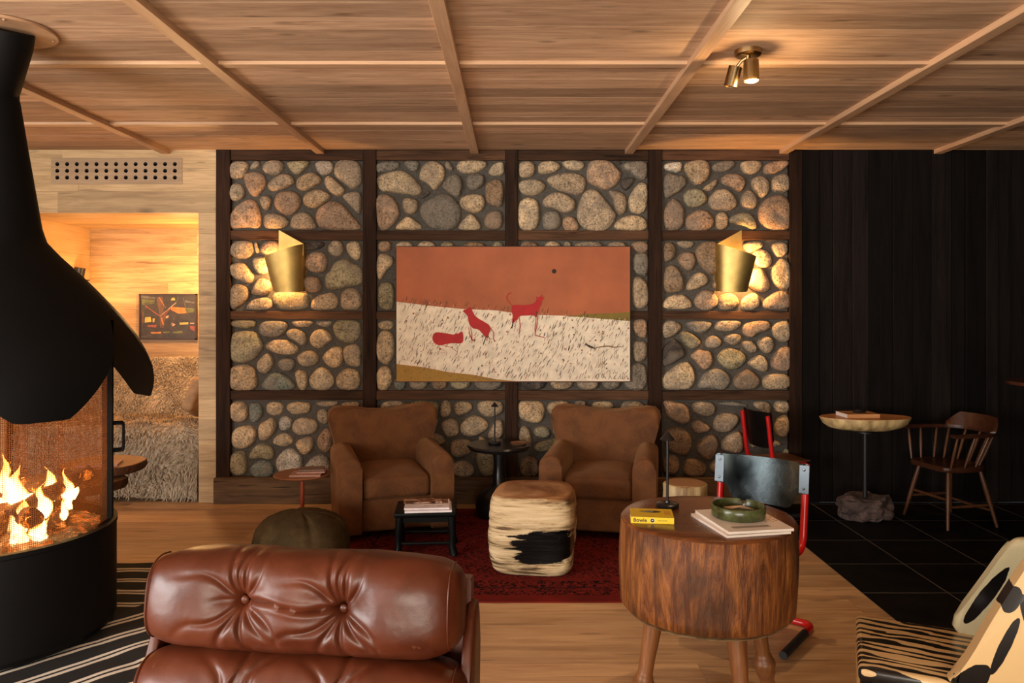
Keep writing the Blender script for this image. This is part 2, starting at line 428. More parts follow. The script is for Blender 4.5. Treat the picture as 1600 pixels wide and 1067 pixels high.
C1 = "5,4 30,3 34,7 30,13 18,13 5,10|o22,16 33,18 41,30 38,40 27,50 8,51 5,42 7,21 12,17|g40,7 50,4 65,5 70,9 64,20 55,23 42,22 37,15|73,4 100,4 94,11 85,12 76,10|g103,4 120,4 118,11 112,12 101,9|o124,5 135,3 150,5 152,12 151,22 143,30 128,27 121,14|69,16 78,13 88,17 91,25 87,33 80,28 69,22|96,20 103,14 113,15 121,25 115,29 105,37 95,30|y45,31 56,25 68,26 79,32 81,38 75,43 60,42 46,36|38,48 47,40 53,47 53,56 44,65 36,60 35,53|g59,50 66,46 76,48 78,54 74,61 64,61 59,56|y81,43 93,37 104,43 104,51 96,56 86,56 80,48|110,43 120,34 129,34 132,42 130,55 122,58 115,55 109,48|134,34 146,30 152,35 152,54 148,56 136,54 133,42|y7,57 18,54 30,56 34,68 34,82 10,83 5,78 5,62|s39,82 45,69 53,63 65,64 74,72 78,80 70,83|y78,62 85,60 92,64 91,82 83,83 79,72|y96,67 105,56 116,60 121,68 121,78 114,83 98,82 94,73|y126,66 135,58 147,60 152,68 150,80 142,83 127,81 125,73"
D1 = "7,6 16,5 23,7 24,24 16,28 7,26 5,14|s26,7 38,6 41,15 40,22 33,29 27,26|y46,8 52,5 62,6 65,12 61,20 53,21 46,17|y71,7 78,5 92,6 95,9 93,18 82,19 74,19 68,12|101,5 127,4 125,9 115,11 104,10|130,6 151,5 150,12 132,12|103,17 109,13 115,16 115,30 108,30 103,24|y9,37 17,33 30,33 34,42 32,50 22,58 9,57 6,48|37,31 46,26 52,23 56,30 55,38 47,48 39,49 37,42|w60,24 68,21 75,26 73,35 65,38 60,36|78,27 84,23 98,24 104,33 99,41 84,43 76,39 75,32|y53,49 59,42 69,41 76,49 73,54 65,56 54,53|y78,51 88,46 97,45 99,55 94,63 87,65 81,58|108,40 113,35 119,40 119,60 112,63 105,58 103,48|o26,66 33,55 43,52 53,58 53,68 49,71 40,68 27,70|o6,64 18,61 22,66 23,84 18,88 7,88 4,76|s28,78 41,70 50,74 54,83 50,90 35,91 28,87|w58,68 69,58 80,61 86,70 84,82 76,90 62,86 57,78|w89,78 100,66 112,66 117,76 116,90 92,90 87,84|122,62 134,62 135,88 122,88|139,20 152,20 152,50 139,50|138,58 152,58 152,88 138,88"
B4 = "b8,7 17,6 22,14 20,24 11,29 8,25|22,5 43,5 42,10 36,14 28,12|b46,13 54,6 70,6 70,38 62,43 54,37 47,28 44,18|p25,22 33,17 42,20 44,30 38,40 28,33 25,27|b8,45 12,33 21,33 27,42 30,52 30,62 10,63 8,54|34,55 42,43 50,40 58,47 56,54 45,59 36,61|64,53 70,47 70,61 64,57|8,74 18,66 32,66 40,76 38,82 8,82|45,67 54,60 64,63 71,74 63,83 50,83 43,76|y70,68 82,64 90,67 94,75 88,82 74,83 70,78|98,8 108,5 121,6 120,12 113,15 106,18 101,15|y110,17 118,14 127,18 131,28 126,35 116,34 110,27|130,10 138,6 148,8 148,20 138,24 132,17|y105,48 110,37 120,36 128,53 127,60 118,63 105,57 102,52|132,36 140,25 147,27 151,36 151,58 143,60 134,54 130,44|98,70 108,64 115,66 117,78 108,83 97,83 96,76|121,74 133,63 147,62 151,70 151,80 140,83 122,82|75,20 95,20 95,55 78,55"
C4 = "8,6 20,4 29,11 23,18 16,23 8,24 6,15|g34,5 62,5 61,12 53,19 46,18 36,13|68,7 72,4 94,4 96,9 85,17 66,15|p99,8 110,5 124,4 129,9 126,15 113,18 107,24 98,18|133,9 140,5 150,5 151,25 144,29 134,24 131,15|o27,18 34,16 48,25 50,31 43,36 36,35 27,24|56,26 65,20 74,28 70,35 56,35|78,22 86,19 94,20 96,25 92,31 84,32 77,27|98,28 106,26 111,31 114,38 108,42 99,35|117,25 126,21 133,29 131,37 126,42 120,39 114,31|d7,36 18,25 23,27 30,34 33,43 26,48 8,57 6,48|138,38 147,32 151,37 151,57 146,62 131,58 130,48|38,44 48,37 54,39 60,38 63,50 60,57 52,60 45,50|o72,41 80,35 92,37 101,45 99,52 88,60 77,57 69,48|105,50 118,42 126,50 125,62 116,61 104,54|8,66 28,52 37,52 42,62 43,74 36,82 12,82 7,76|g46,81 52,67 62,60 74,59 83,69 82,76 76,83 60,80|b88,70 96,61 104,59 115,68 117,74 111,82 92,82 87,75|121,69 131,64 150,65 151,81 125,82 121,77"
D4 = "8,5 15,4 35,9 37,22 36,28 28,30 12,22 10,12|42,8 50,4 63,6 66,12 64,20 57,22 44,18 41,12|g70,7 85,4 104,9 100,11 75,9|112,5 128,5 130,19 120,17 110,10|134,5 149,4 150,16 144,18 134,16|p40,30 49,25 61,34 59,38 48,42 41,37|65,28 71,19 82,18 92,21 93,27 85,37 75,40 66,37|135,26 145,20 150,24 150,40 144,46 134,40|b10,40 20,34 32,36 41,47 37,62 29,66 14,60 9,50|b47,52 58,43 67,44 70,54 67,65 58,72 47,62 46,58|76,48 90,37 97,44 98,60 90,63 75,60 74,54|106,45 114,46 114,55 107,58|118,50 128,47 145,53 130,57 117,56|b8,68 16,65 25,68 26,80 20,88 9,86 7,78|b30,78 35,70 45,70 56,76 56,84 50,90 32,89|62,75 75,66 90,68 90,88 70,88 61,82|94,70 108,66 115,76 112,90 96,90|120,72 135,68 140,90 122,90|143,62 151,58 151,88 144,88"
D2 = "0,21 27,21 30,26 28,33 18,36 0,36|33,21 42,20 44,32 40,37 32,38|47,23 55,21 63,22 66,28 60,33 51,36 47,32|y72,22 80,20 95,21 97,27 96,33 82,38 74,33 71,28|18,39 26,37 30,42 26,49 18,52 12,48|y55,43 64,36 74,37 82,44 80,51 66,58 55,55 53,49|32,44 43,39 50,42 52,55 42,59 37,55|90,41 97,41 97,60 81,60 84,50|18,58 26,54 36,58 37,65 18,68|43,63 55,60 65,63 66,72 60,77 46,80 43,72|72,58 76,58 80,62 72,64|o68,76 76,74 90,76 90,90 86,98 74,98|46,86 55,82 64,86 68,92 64,99 50,99 46,95|-30,21 -5,20 -4,34 -28,36|-30,42 -8,40 -6,60 -28,62|4,42 9,40 10,56 3,58|-30,68 -12,66 -10,96 -30,97|-5,66 14,70 12,96 -4,97|20,74 38,74 38,97 20,97|82,66 96,66 96,72 84,73"
D3 = "y7,20 15,19 29,20 31,30 27,40 16,39 8,36 6,28|y36,21 45,19 55,20 56,36 46,36 36,31 34,26|60,19 71,19 70,25 61,24|y77,21 85,19 95,20 98,25 85,30 77,28|y105,22 112,19 124,20 128,27 115,30 105,29|y8,45 13,43 17,48 19,60 10,62 6,56|22,45 30,43 36,46 36,53 28,55 21,51|40,41 50,40 52,53 44,54 39,49|o23,60 38,55 52,55 52,62 30,68 22,66|b8,77 16,72 24,75 26,84 24,91 12,92 7,86|60,40 80,36 82,52 62,54|90,38 110,36 112,56 92,54|118,36 129,36 129,60 119,60|32,74 50,72 52,90 34,90|60,62 80,60 82,88 62,88|90,64 108,62 110,88 92,88|117,68 129,68 129,90 118,90"
PX = "592,378 610,377 612,386 608,394 592,393|590,400 600,397 614,402 616,412 604,424 596,437 590,432|o592,444 606,441 616,446 616,482 602,484 592,478|618,378 646,378 644,400 622,400|652,378 682,378 678,402 654,402|688,378 710,378 708,400 690,402|b722,379 760,379 756,402 726,402|768,378 786,378 786,400 770,402|b812,378 840,378 838,400 814,402|850,378 876,378 874,402 852,402|880,378 892,378 891,396 882,396|896,378 942,378 938,402 900,402|947,379 978,378 976,400 950,402|p987,378 1011,377 1011,394 1000,396 988,390|g988,399 1000,396 1012,398 1011,430 1004,432 988,424|987,436 998,433 1008,440 1012,452 1012,474 1004,482 988,478|592,502 614,500 615,512 604,516 592,512|y591,525 600,516 612,520 617,532 616,555 606,570 592,562 589,545|589,584 594,574 606,572 613,582 613,598 604,609 591,608|p988,502 998,499 1010,500 1009,526 1003,528 990,520|988,536 995,533 1008,534 1010,545 1008,560 1000,565 989,562|g984,572 990,568 1005,568 1009,580 1010,600 1000,609 984,609|s616,590 634,588 634,608 618,609|640,586 668,586 669,606 642,609|b674,586 698,586 699,607 676,608|703,586 734,586 735,606 706,608|g742,586 784,586 784,608 744,609|d812,586 853,586 851,608 816,609|860,586 895,586 893,607 862,608|901,586 935,586 933,608 903,608|g940,586 969,586 967,607 942,608|g975,586 1006,600 1006,609 977,608"
CELLS = [(A1, 355, 245, S/10), (A2, 580, 245, S/10), (A3, 800, 245, S/10), (A4, 1025, 245, S/10), (B1, 355, 370, S/10), (C1, 355, 495, S/10),
         (D1, 355, 620, S/10), (B4, 1025, 370, S/10), (C4, 1025, 495, S/10), (D4, 1025, 620, S/10), (D2, 640, 595, 1/1.5), (D3, 800, 595, 1/1.625), (PX, 0, 0, 1)]
PAL = {'t': (0.44, 0.335, 0.22), 'y': (0.58, 0.43, 0.26), 'p': (0.44, 0.28, 0.17), 'g': (0.25, 0.215, 0.165), 'o': (0.35, 0.30, 0.18),
       'b': (0.29, 0.19, 0.11), 'd': (0.07, 0.055, 0.045), 's': (0.18, 0.21, 0.18), 'w': (0.54, 0.48, 0.39)}
n = N('field_stone')
at = n.n('ShaderNodeAttribute', attribute_name='tone')
v = n.coords((1, 1, 1), 'rnd')
f1 = n.noise(v, 14, 6, 0.65, 0.4); f2 = n.noise(v, 70, 4, 0.7); f3 = n.noise(v, 5, 3, 0.5, 1.2)
c = n.mix(1.0, at.outputs['Color'], n.ramp(f1, [(0.30, 0.5), (0.48, 0.95), (0.70, 1.35)]), 'MULTIPLY')
c = n.mix(1.0, c, n.ramp(f2, [(0.36, 0.3), (0.48, 0.95), (0.64, 1.35)]), 'MULTIPLY')
c = n.mix(n.ramp(f3, [(0.45, 0.0), (0.62, 0.5)]), c, (0.27, 0.22, 0.17))
n.color(c); n.set(0.85)
n.bump(n.mix(0.4, f1, f2), 1.0, 0.025)
M['stone'] = n.m
YS = 6.325
def add_stone(bm, px, code):
    pts = chaikin([(x, y, 0) for x, y in px], 2)
    P = [Vector((W(p.x, p.y, YS).x, 0, W(p.x, p.y, YS).z)) for p in pts]
    c = sum(P, Vector())/len(P)
    P = [c+(q-c)*1.07 for q in P]
    w = max(p.x for p in P)-min(p.x for p in P); h = max(p.z for p in P)-min(p.z for p in P)
    H = min(0.062, 0.022+0.28*min(w, h))
    off = Vector((random.uniform(-.12, .12)*w, 0, random.uniform(-.12, .12)*h))
    sd = Vector((random.random()*50, random.random()*50, 0))
    col = PAL[code]; k = random.uniform(0.78, 1.18); warm = random.uniform(-0.05, 0.05)
    tone = (col[0]*k*(1+warm), col[1]*k, col[2]*k*(1-warm), 1)
    rv = (random.random(), random.random(), random.random(), 1)
    rings = []
    for s, z in ((1.0, -0.02), (1.0, 0.25), (0.965, 0.52), (0.88, 0.76), (0.73, 0.92), (0.5, 1.0), (0.25, 1.03)):
        ring = []
        for p in P:
            q = c+(p-c)*s+off*(1-s)*(1-s)
            d = noise.noise(q*9+sd)*0.012*(1 if z > 0.3 else 0.2)+noise.noise(q*26+sd)*0.006*(1 if z > .2 else 0.2)
            ring.append(bm.verts.new((q.x, YS-z*H-(d if z > 0 else 0), q.z)))
        rings.append(ring)
    top = bm.verts.new((c.x+off.x, YS-1.03*H, c.z+off.z))
    fs = []; m = len(P)
    for a, b in zip(rings, rings[1:]):
        for i in range(m): fs.append(bm.faces.new((a[i], a[(i+1) % m], b[(i+1) % m], b[i])))
    for i in range(m): fs.append(bm.faces.new((rings[-1][i], rings[-1][(i+1) % m], top)))
    rnd_attr(bm, fs, rv); rnd_attr(bm, fs, tone, 'tone')
bm = bmesh.new()
# mortar bed, gently uneven
r = bmesh.ops.create_grid(bm, x_segments=150, y_segments=90, size=0.5)
X0, X1 = W(342, 0, D).x, W(1250, 0, D).x
for v in bm.verts:
    x = X0+(v.co.x+0.5)*(X1-X0); z = (v.co.y+0.5)*CZ
    v.co = Vector((x, YS-0.004+noise.noise(Vector((x*9, z*9, 1)))*0.010, z))
bx(bm, (X0, YS+0.01, 0), (X1, YS+0.14, CZ+0.04))
wall = struct('wall_back', bm, M['mortar'], 'fieldstone wall set in dark mortar between dark timbers', 'wall', smooth=True)
allpan = [('upper', 245, 370), ('m', 370, 495), ('l', 495, 618), ('b', 618, 760)]
buckets = {}
for txt, ox, oy, sc in CELLS:
    for item in txt.split('|'):
        code = random.choice('ttttpyyo') if not item[0].isalpha() else item[0]
        if item[0].isalpha(): item = item[1:]
        px = [tuple(float(a) for a in q.split(',')) for q in item.split()]
        if sc < 1 and sc > 0.7 and False: pass
        k = 10/7.2727 if abs(sc-S/10) < 1e-6 else (1/sc if sc != 1 else 1)
        px = [(ox+x*k, oy+y*k) for x, y in px]
        cx = sum(p[0] for p in px)/len(px); cy = sum(p[1] for p in px)/len(px)
        key = (0 if cx < 577 else 1 if cx < 799 else 2 if cx < 1023 else 3, 0 if cy < 367 else 1 if cy < 492 else 2 if cy < 617 else 3)
        buckets.setdefault(key, []).append((px, code))
for key in sorted(buckets):
    bm = bmesh.new()
    for px, code in buckets[key]: add_stone(bm, px, code)
    o = obj('fieldstone_panel', bm, M['stone'], wall, True, 60); o['kind'] = 'structure'

# dark timbers of the stone wall (all real beams, proud of the stones)
def beam(px0, py0, px1, py1, y0, y1, vertical, label, mat=None):
    global tn
    a, b = W(px0, py0, D), W(px1, py1, D)
    tn += 1
    bm = bmesh.new()
    vs = bx(bm, (min(a.x, b.x), y0, min(a.z, b.z)), (max(a.x, b.x), y1, max(a.z, b.z)), bevel=0.004, seg=1)
    es = [e for e in bm.edges if e.calc_length() > 0.2]
    bmesh.ops.subdivide_edges(bm, edges=es, cuts=14, use_grid_fill=True)
    for v in bm.verts:
        dd = noise.noise(v.co*4+Vector((tn*3, 0, 0)))
        v.co.y += dd*0.004
        if vertical: v.co.x += dd*0.002
        else: v.co.z += dd*0.002
    rnd_attr(bm, bm.faces)
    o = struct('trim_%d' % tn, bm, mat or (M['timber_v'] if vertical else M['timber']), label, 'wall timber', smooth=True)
    return o
pn = ['at the left edge of the stone wall', 'left of the large red painting', 'behind the middle of the large red painting', 'right of the large red painting', 'at the right edge of the stone wall, against the black boards']
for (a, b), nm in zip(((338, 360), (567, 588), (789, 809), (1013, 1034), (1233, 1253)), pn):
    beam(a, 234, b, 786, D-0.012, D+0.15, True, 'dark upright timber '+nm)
cn = ['left', 'second', 'third', 'right']
bays = ((360, 567), (588, 789), (809, 1013), (1034, 1233))
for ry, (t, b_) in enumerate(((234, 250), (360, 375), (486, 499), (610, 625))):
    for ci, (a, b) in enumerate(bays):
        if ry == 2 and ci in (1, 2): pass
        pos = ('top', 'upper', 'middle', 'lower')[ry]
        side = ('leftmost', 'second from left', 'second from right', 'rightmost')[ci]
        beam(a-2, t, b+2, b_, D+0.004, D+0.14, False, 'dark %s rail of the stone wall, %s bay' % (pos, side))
beam(337, 745, 1253, 785.2, D-0.05, D+0.12, False, 'wide weathered sill timber along the foot of the stone wall', M['sill'])

# oak boarded wall to the left, with the alcove opening
bm = bmesh.new()
xa = W(338, 0, D).x
boards(bm, XL, xa, AZ, CZ, D, 0.17, length=2.6, axis='XZ', stag=0.002, gap=0.0012)
boards(bm, AX1, xa, 0, AZ, D, 0.165, axis='XZ', stag=0.002, gap=0.0012)
boards(bm, XL, AX0, 0, AZ, D, 0.165, axis='XZ', stag=0.002, gap=0.0012)
bx(bm, (XL, D+0.02, AZ), (xa, D+0.1, CZ+0.04)); bx(bm, (AX1, D+0.02, 0), (xa, D+0.1, AZ)); bx(bm, (XL, D+0.02, 0), (AX0, D+0.1, AZ))
wl = struct('wall_back', bm, M['wall_oak'], 'pale oak boarded wall around the alcove opening', 'wall')
bm = bmesh.new()
boards(bm, AX0, AX1+0.001, 0, AZ, AY, 0.28, length=2.0, axis='XZ', stag=0.003, gap=0.0015)
bx(bm, (AX0-0.05, AY+0.02, 0), (AX1+0.05, AY+0.06, AZ))
struct('alcove_back', bm, M['alcove_oak'], None, None, wl)
bm = bmesh.new()
for x, s in ((AX0, -1), (AX1, 1)):
    n_ = 9
    for i in range(n_):
        z0 = AZ*i/n_
        vs = bx(bm, (x, D+0.021, z0+0.001), (x+s*0.02, AY, z0+AZ/n_-0.001)); rnd_attr(bm, {f for v in vs for f in v.link_faces})
M['alcove_oak_y'] = wood('alcove_oak_side', (0.40, 0.24, 0.11), (0.66, 0.46, 0.24), 1, 0.8, 0.5, 'rnd', 0.1, tintamt=0.15)
struct('alcove_side', bm, M['alcove_oak_y'], None, None, wl)
bm = bmesh.new()
n_ = 8
for i in range(n_):
    y0 = D+0.021+(AY-D-0.02)*i/n_; y1 = y0+(AY-D-0.02)/n_
    vs = bx(bm, (AX0, y0+0.001, AZ-0.002), (AX1, y1-0.001, AZ+0.02)); rnd_attr(bm, {f for v in vs for f in v.link_faces})
struct('alcove_ceiling', bm, M['alcove_oak'], None, None, wl)

# charred board wall to the right
bm = bmesh.new()
x = X1+0.01
while x < XR:
    w = random.uniform(0.10, 0.20); x1 = min(XR, x+w)
    yy = D+random.choice((0.0, 0.006, 0.012, 0.02))
    vs = bx(bm, (x+0.0015, yy, 0), (x1-0.0015, D+0.05, CZ), bevel=0.003, seg=1)
    rnd_attr(bm, {f for v in vs for f in v.link_faces if f.is_valid}); x = x1
bx(bm, (X1, D+0.05, 0), (XR, D+0.12, CZ+0.04))
struct('wall_back', bm, M['charred'], 'black charred vertical boards to the right of the stone wall', 'wall')
# remaining walls of the room, with windows that let the daylight in
M['plaster'] = plain('warm_plaster', (0.30, 0.22, 0.15), 0.8)
def holed(x_is, x, a0, a1, h0, h1, w0, w1, t, name, label, mat):
    bm = bmesh.new()
    def q(p0, p1, z0, z1):
        if x_is: bx(bm, (x, p0, z0), (x+t, p1, z1))
        else: bx(bm, (p0, x, z0), (p1, x+t, z1))
    q(a0, h0, 0, CZ+0.04); q(h1, a1, 0, CZ+0.04); q(h0, h1, 0, w0); q(h0, h1, w1, CZ+0.04)
    struct(name, bm, mat, label, 'wall')
holed(True, XL-0.1, YF, D+0.1, -2.2, 1.0, 0.5, 2.6, 0.1, 'wall_left', 'side wall with a tall window behind the black fireplace', M['plaster'])
holed(False, YF-0.1, XL, XR, -2.4, 1.2, 0.6, 2.4, 0.1, 'wall_front', 'wall behind the viewer with a wide window', M['plaster'])
bm = bmesh.new(); bx(bm, (XR, YF, 0), (XR+0.1, D+0.1, CZ+0.04)); struct('wall_right', bm, M['charred'], 'dark side wall at the far right', 'wall')
M['glass'] = N('window_glass').set(0.02, 0.0, Transmission_Weight=1.0, IOR=1.02).m
def window(name, x_is, x, h0, h1, w0, w1, label):
    bm = bmesh.new()
    def q(p0, p1, z0, z1):
        if x_is: bx(bm, (x-0.03, p0, z0), (x+0.03, p1, z1))
        else: bx(bm, (p0, x-0.03, z0), (p1, x+0.03, z1))
    t = 0.06; m = (h0+h1)/2
    q(h0, h1, w0, w0+t); q(h0, h1, w1-t, w1); q(h0, h0+t, w0+t, w1-t); q(h1-t, h1, w0+t, w1-t); q(m-t/2, m+t/2, w0+t, w1-t)
    f = struct(name, bm, M['black_metal'], label, 'window')
window('window_1', True, XL-0.05, -2.2, 1.0, 0.5, 2.6, 'tall black framed window in the left side wall')
window('window_2', False, YF-0.05, -2.4, 1.2, 0.6, 2.4, 'wide black framed window behind the viewer')

# ---------------------------------------------------------------- armchairs
n = N('brown_velvet')
f = n.noise(n.coords(), 7, 5, 0.6, 0.5); f2 = n.noise(n.coords(), 160, 2)
n.color(n.ramp(n.mix(0.3, f, f2), [(0.3, (0.070, 0.023, 0.0045)), (0.6, (0.150, 0.053, 0.011))]))
n.set(0.85, 0, Sheen_Weight=0.22, Sheen_Roughness=0.4); n.b.inputs['Sheen Tint'].default_value = (0.9, 0.5, 0.22, 1)
n.bump(f2, 0.25, 0.003); M['velvet'] = n.m
M['dark_wood'] = wood('dark_furniture_wood', (0.012, 0.006, 0.004), (0.04, 0.018, 0.01), 2, 2, 0.4, knots=False)

def soft_box(bm, c, s, r=0.03, seg=4, rot=None, puff=0.0, sub=0):
    vs = box(bm, (0, 0, 0), s, bevel=r, seg=seg); vs = list(bm.verts)
    if puff:
        es = [e for e in bm.edges if e.calc_length() > 0.05]
        bmesh.ops.subdivide_edges(bm, edges=es, cuts=6, use_grid_fill=True)
        vs = list(bm.verts)
        for v in vs:
            u = 1-(2*v.co.x/s[0])**2; w = 1-(2*v.co.y/s[1])**2
            v.co.z += puff*max(0, u)*max(0, w)*(1 if v.co.z > 0 else 0.2)
            q = 1-(2*v.co.z/max(s[2], 1e-3))**2
    Mx = Matrix.Translation(Vector(c))
    if rot is not None: Mx = Mx @ rot
    for v in vs: v.co = Mx @ v.co
    return vs
def make_armchair(label):
    t = thing('armchair', label, 'armchair', group=None)
    w, dpt = 0.40, 0.42
    bm = bmesh.new(); box(bm, (0, 0.0, 0.17), (0.60, 0.72, 0.23), 0.02, 3)
    obj('seat_base', bm, M['velvet'], t)
    bm = bmesh.new(); soft_box(bm, (0, -0.06, 0.355), (0.475, 0.66, 0.15), 0.035, 4, None, 0.03)
    obj('seat_cushion', bm, M['velvet'], t)
    # arms: tall boards with a rounded top that leans out a little, running front to back
    for s in (-1, 1):
        bm = bmesh.new()
        pts = []
        x0, x1 = 0.24, w
        pts += [(x0+0.002, 0.055), (x1-0.01, 0.055), (x1-0.002, 0.30)]
        cx_, cz_, rr = (x0+x1)/2, 0.505, (x1-x0)/2
        for k in range(13):
            a = PI*k/12; pts.append((cx_+rr*math.cos(a), cz_+rr*0.95*math.sin(a)))
        pts.append((x0+0.0, 0.30))
        pts = [(s*p[0], p[1]) for p in pts]
        prism(bm, pts, -0.42, 0.26, 'Y', 0.018, 3)
        for v in bm.verts:       # arm drops slightly to the front and swells
            k = (v.co.y+0.42)/0.68
            if v.co.z > 0.3: v.co.z += 0.015*k-0.02*(1-k)*0
            v.co.x += s*0.012*math.sin(PI*min(1, max(0, k)))*(1 if abs(v.co.x) > 0.3 else 0)
        obj('arm', bm, M['velvet'], t)
    # backrest with two raised ears and a dip between them
    out = [(-0.33, 0.12), (-0.345, 0.40), (-0.37, 0.58), (-0.405, 0.71), (-0.418, 0.77), (-0.408, 0.815), (-0.378, 0.845), (-0.32, 0.853), (-0.22, 0.838), (-0.11, 0.816), (0, 0.809)]
    out = out+[(-x, z) for x, z in out[-2::-1]]
    bm = bmesh.new(); prism(bm, out, 0.17, 0.36, 'Y', 0.045, 5)
    for v in bm.verts:
        k = max(0, (v.co.z-0.35)/0.5)
        v.co.y += 0.05*k-0.0*abs(v.co.x)
        v.co.y -= 0.05*(abs(v.co.x)/0.4)**2*k
    obj('backrest', bm, M['velvet'], t)
    for x in (-0.32, 0.32):
        for y in (-0.36, 0.30):
            bm = bmesh.new(); lathe(bm, [(0.018, 0.008), (0.026, 0.07)], 12, (x, y, 0)); obj('leg', bm, M['dark_wood'], t)
    return t
RZ = 0.009
a1 = make_armchair('brown velvet armchair on the red rug, left of the round black table')
a1.location = (-0.925, 5.64, RZ-0.004); a1.rotation_euler.z = math.radians(18); a1['group'] = 'brown velvet armchairs'
a2 = copy_tree(a1); a2.location = (0.655, 5.60, RZ-0.004); a2.rotation_euler.z = math.radians(-12)
a2['label'] = 'brown velvet armchair right of the round black table, behind the pale log stool'

# ---------------------------------------------------------------- rugs
def motif_rug(name):
    n = N(name)
    v = n.coords()
    vo = n.n('ShaderNodeTexVoronoi', feature='F1'); vo.inputs['Scale'].default_value = 26; n.l(v, vo.inputs['Vector'])
    f = n.noise(v, 22, 4, 0.6, 2.5); g = n.noise(v, 4, 3)
    sep = n.n('ShaderNodeSeparateXYZ'); n.l(v, sep.inputs[0])
    base = n.ramp(f, [(0.44, (0.008, 0.002, 0.002)), (0.50, (0.12, 0.010, 0.007)), (0.6, (0.17, 0.014, 0.010))])
    plainred = n.ramp(g, [(0.3, (0.09, 0.008, 0.006)), (0.7, (0.16, 0.013, 0.009))])
    ax = n.math('ABSOLUTE', sep.outputs[0]); ay = n.math('ABSOLUTE', sep.outputs[1])
    dx = n.math('SUBTRACT', 1.22, ax); dy = n.math('SUBTRACT', 0.96, ay)
    dd = n.math('MINIMUM', dx, dy)
    band = n.ramp(dd, [(0.0, 0.0), (0.09, 1.0), (0.14, 1.0), (0.30, 1.0), (0.31, 0.35), (0.36, 0.8)])
    for nd in n.t.nodes:
        if nd.type == 'VALTORGB' and nd.outputs[0] == band: nd.color_ramp.interpolation = 'CONSTANT'
    c = n.mix(band, plainred, base)
    line = n.math('LESS_THAN', n.math('ABSOLUTE', n.math('SUBTRACT', dd, 0.20)), 0.006)
    c = n.mix(line, c, (0.02, 0.004, 0.005))
    n.color(c); n.set(0.95, 0, Specular_IOR_Level=0.1); n.bump(f, 0.3, 0.004); return n.m
M['red_rug'] = motif_rug('red_rug_wool')
def rug(name, cx, cy, w, d, rz, mat, label, h=0.008, wav=0.0):
    bm = bmesh.new()
    nx, ny = 90, 60
    r = bmesh.ops.create_grid(bm, x_segments=nx, y_segments=ny, size=0.5)
    for v in bm.verts:
        x, y = v.co.x*w, v.co.y*d
        z = h+abs(noise.noise(Vector((x*4, y*4, cx))))*wav
        v.co = Vector((x+wav*1.5*noise.noise(Vector((x*3, y*2, 5))), y+wav*1.5*noise.noise(Vector((x*3, y*3, 9))), z))
    bmesh.ops.solidify(bm, geom=list(bm.faces), thickness=h)
    mz = min(v.co.z for v in bm.verts)
    for v in bm.verts: v.co.z += 0.0004-mz
    o = obj(name, bm, mat, None, True, 80)
    o.location = (cx, cy, 0); o.rotation_euler.z = rz
    return props(o, label, 'rug')
rug('rug', 0.08, 5.10, 2.44, 1.92, 0, M['red_rug'], 'dark red patterned rug under the two brown armchairs', 0.008)
def stripes(name, ex):
    n = N(name)
    v = n.coords((1, 1, 1)); sep = n.n('ShaderNodeSeparateXYZ'); n.l(v, sep.inputs[0])
    wob = n.math('MULTIPLY', n.math('SUBTRACT', n.noise(v, 3, 2), 0.5), 0.03)
    y = n.math('ADD', sep.outputs[1], wob)
    fr = n.math('FRACT', n.math('MULTIPLY', y, 1/0.18))
    m = n.n('ShaderNodeValToRGB'); m.color_ramp.interpolation = 'CONSTANT'; e = m.color_ramp.elements
    st = [(0.0, 0), (0.55, 1), (0.68, 0), (0.77, 1), (0.90, 0)]
    while len(e) < len(st): e.new(0.5)
    for i, (p, c) in enumerate(st): e[i].position = p; e[i].color = (c, c, c, 1)
    n.l(fr, m.inputs[0])
    w2 = n.n('ShaderNodeTexWave', wave_type='BANDS'); w2.inputs['Scale'].default_value = 120; n.l(v, w2.inputs['Vector'])
    c = n.mix(m.outputs[0], (0.008, 0.007, 0.007), (0.72, 0.66, 0.56))
    n.color(c); n.set(0.95); n.bump(w2.outputs['Fac'], 0.3, 0.003); return n.m
M['striped'] = stripes('striped_wool', 0)
rug('striped_rug', -2.15, 4.33, 1.1, 0.86, 0, M['striped'], 'black and white striped rug lying flat behind the fireplace, towards the alcove', 0.006, 0.012)
rug('striped_rug', -1.95, 2.90, 2.9, 1.62, math.radians(48), M['striped'], 'black and white striped rug laid slantwise in front of the fireplace', 0.014, 0.012)

# ---------------------------------------------------------------- fireplace
FX, FY = -2.55, 3.72
fp = thing('fireplace', 'round black steel fireplace with a lobed hood, mesh screen and burning logs', 'fireplace', (FX, FY, 0.0))
M['stove'] = plain('stove_black', (0.0035, 0.0035, 0.004), 0.6, 0.0, 0.1, 6, Specular_IOR_Level=0.18)
R0 = 0.545
bm = bmesh.new(); lathe(bm, [(R0-0.03, 0.03), (R0-0.015, 0.03), (R0-0.01, 0.05), (R0, 0.06), (R0, 0.505), (R0+0.004, 0.51), (R0+0.004, 0.53), (R0-0.03, 0.53), (R0-0.05, 0.46), (0.0, 0.46)], 72)
obj('base', bm, M['stove'], fp, True, 30)
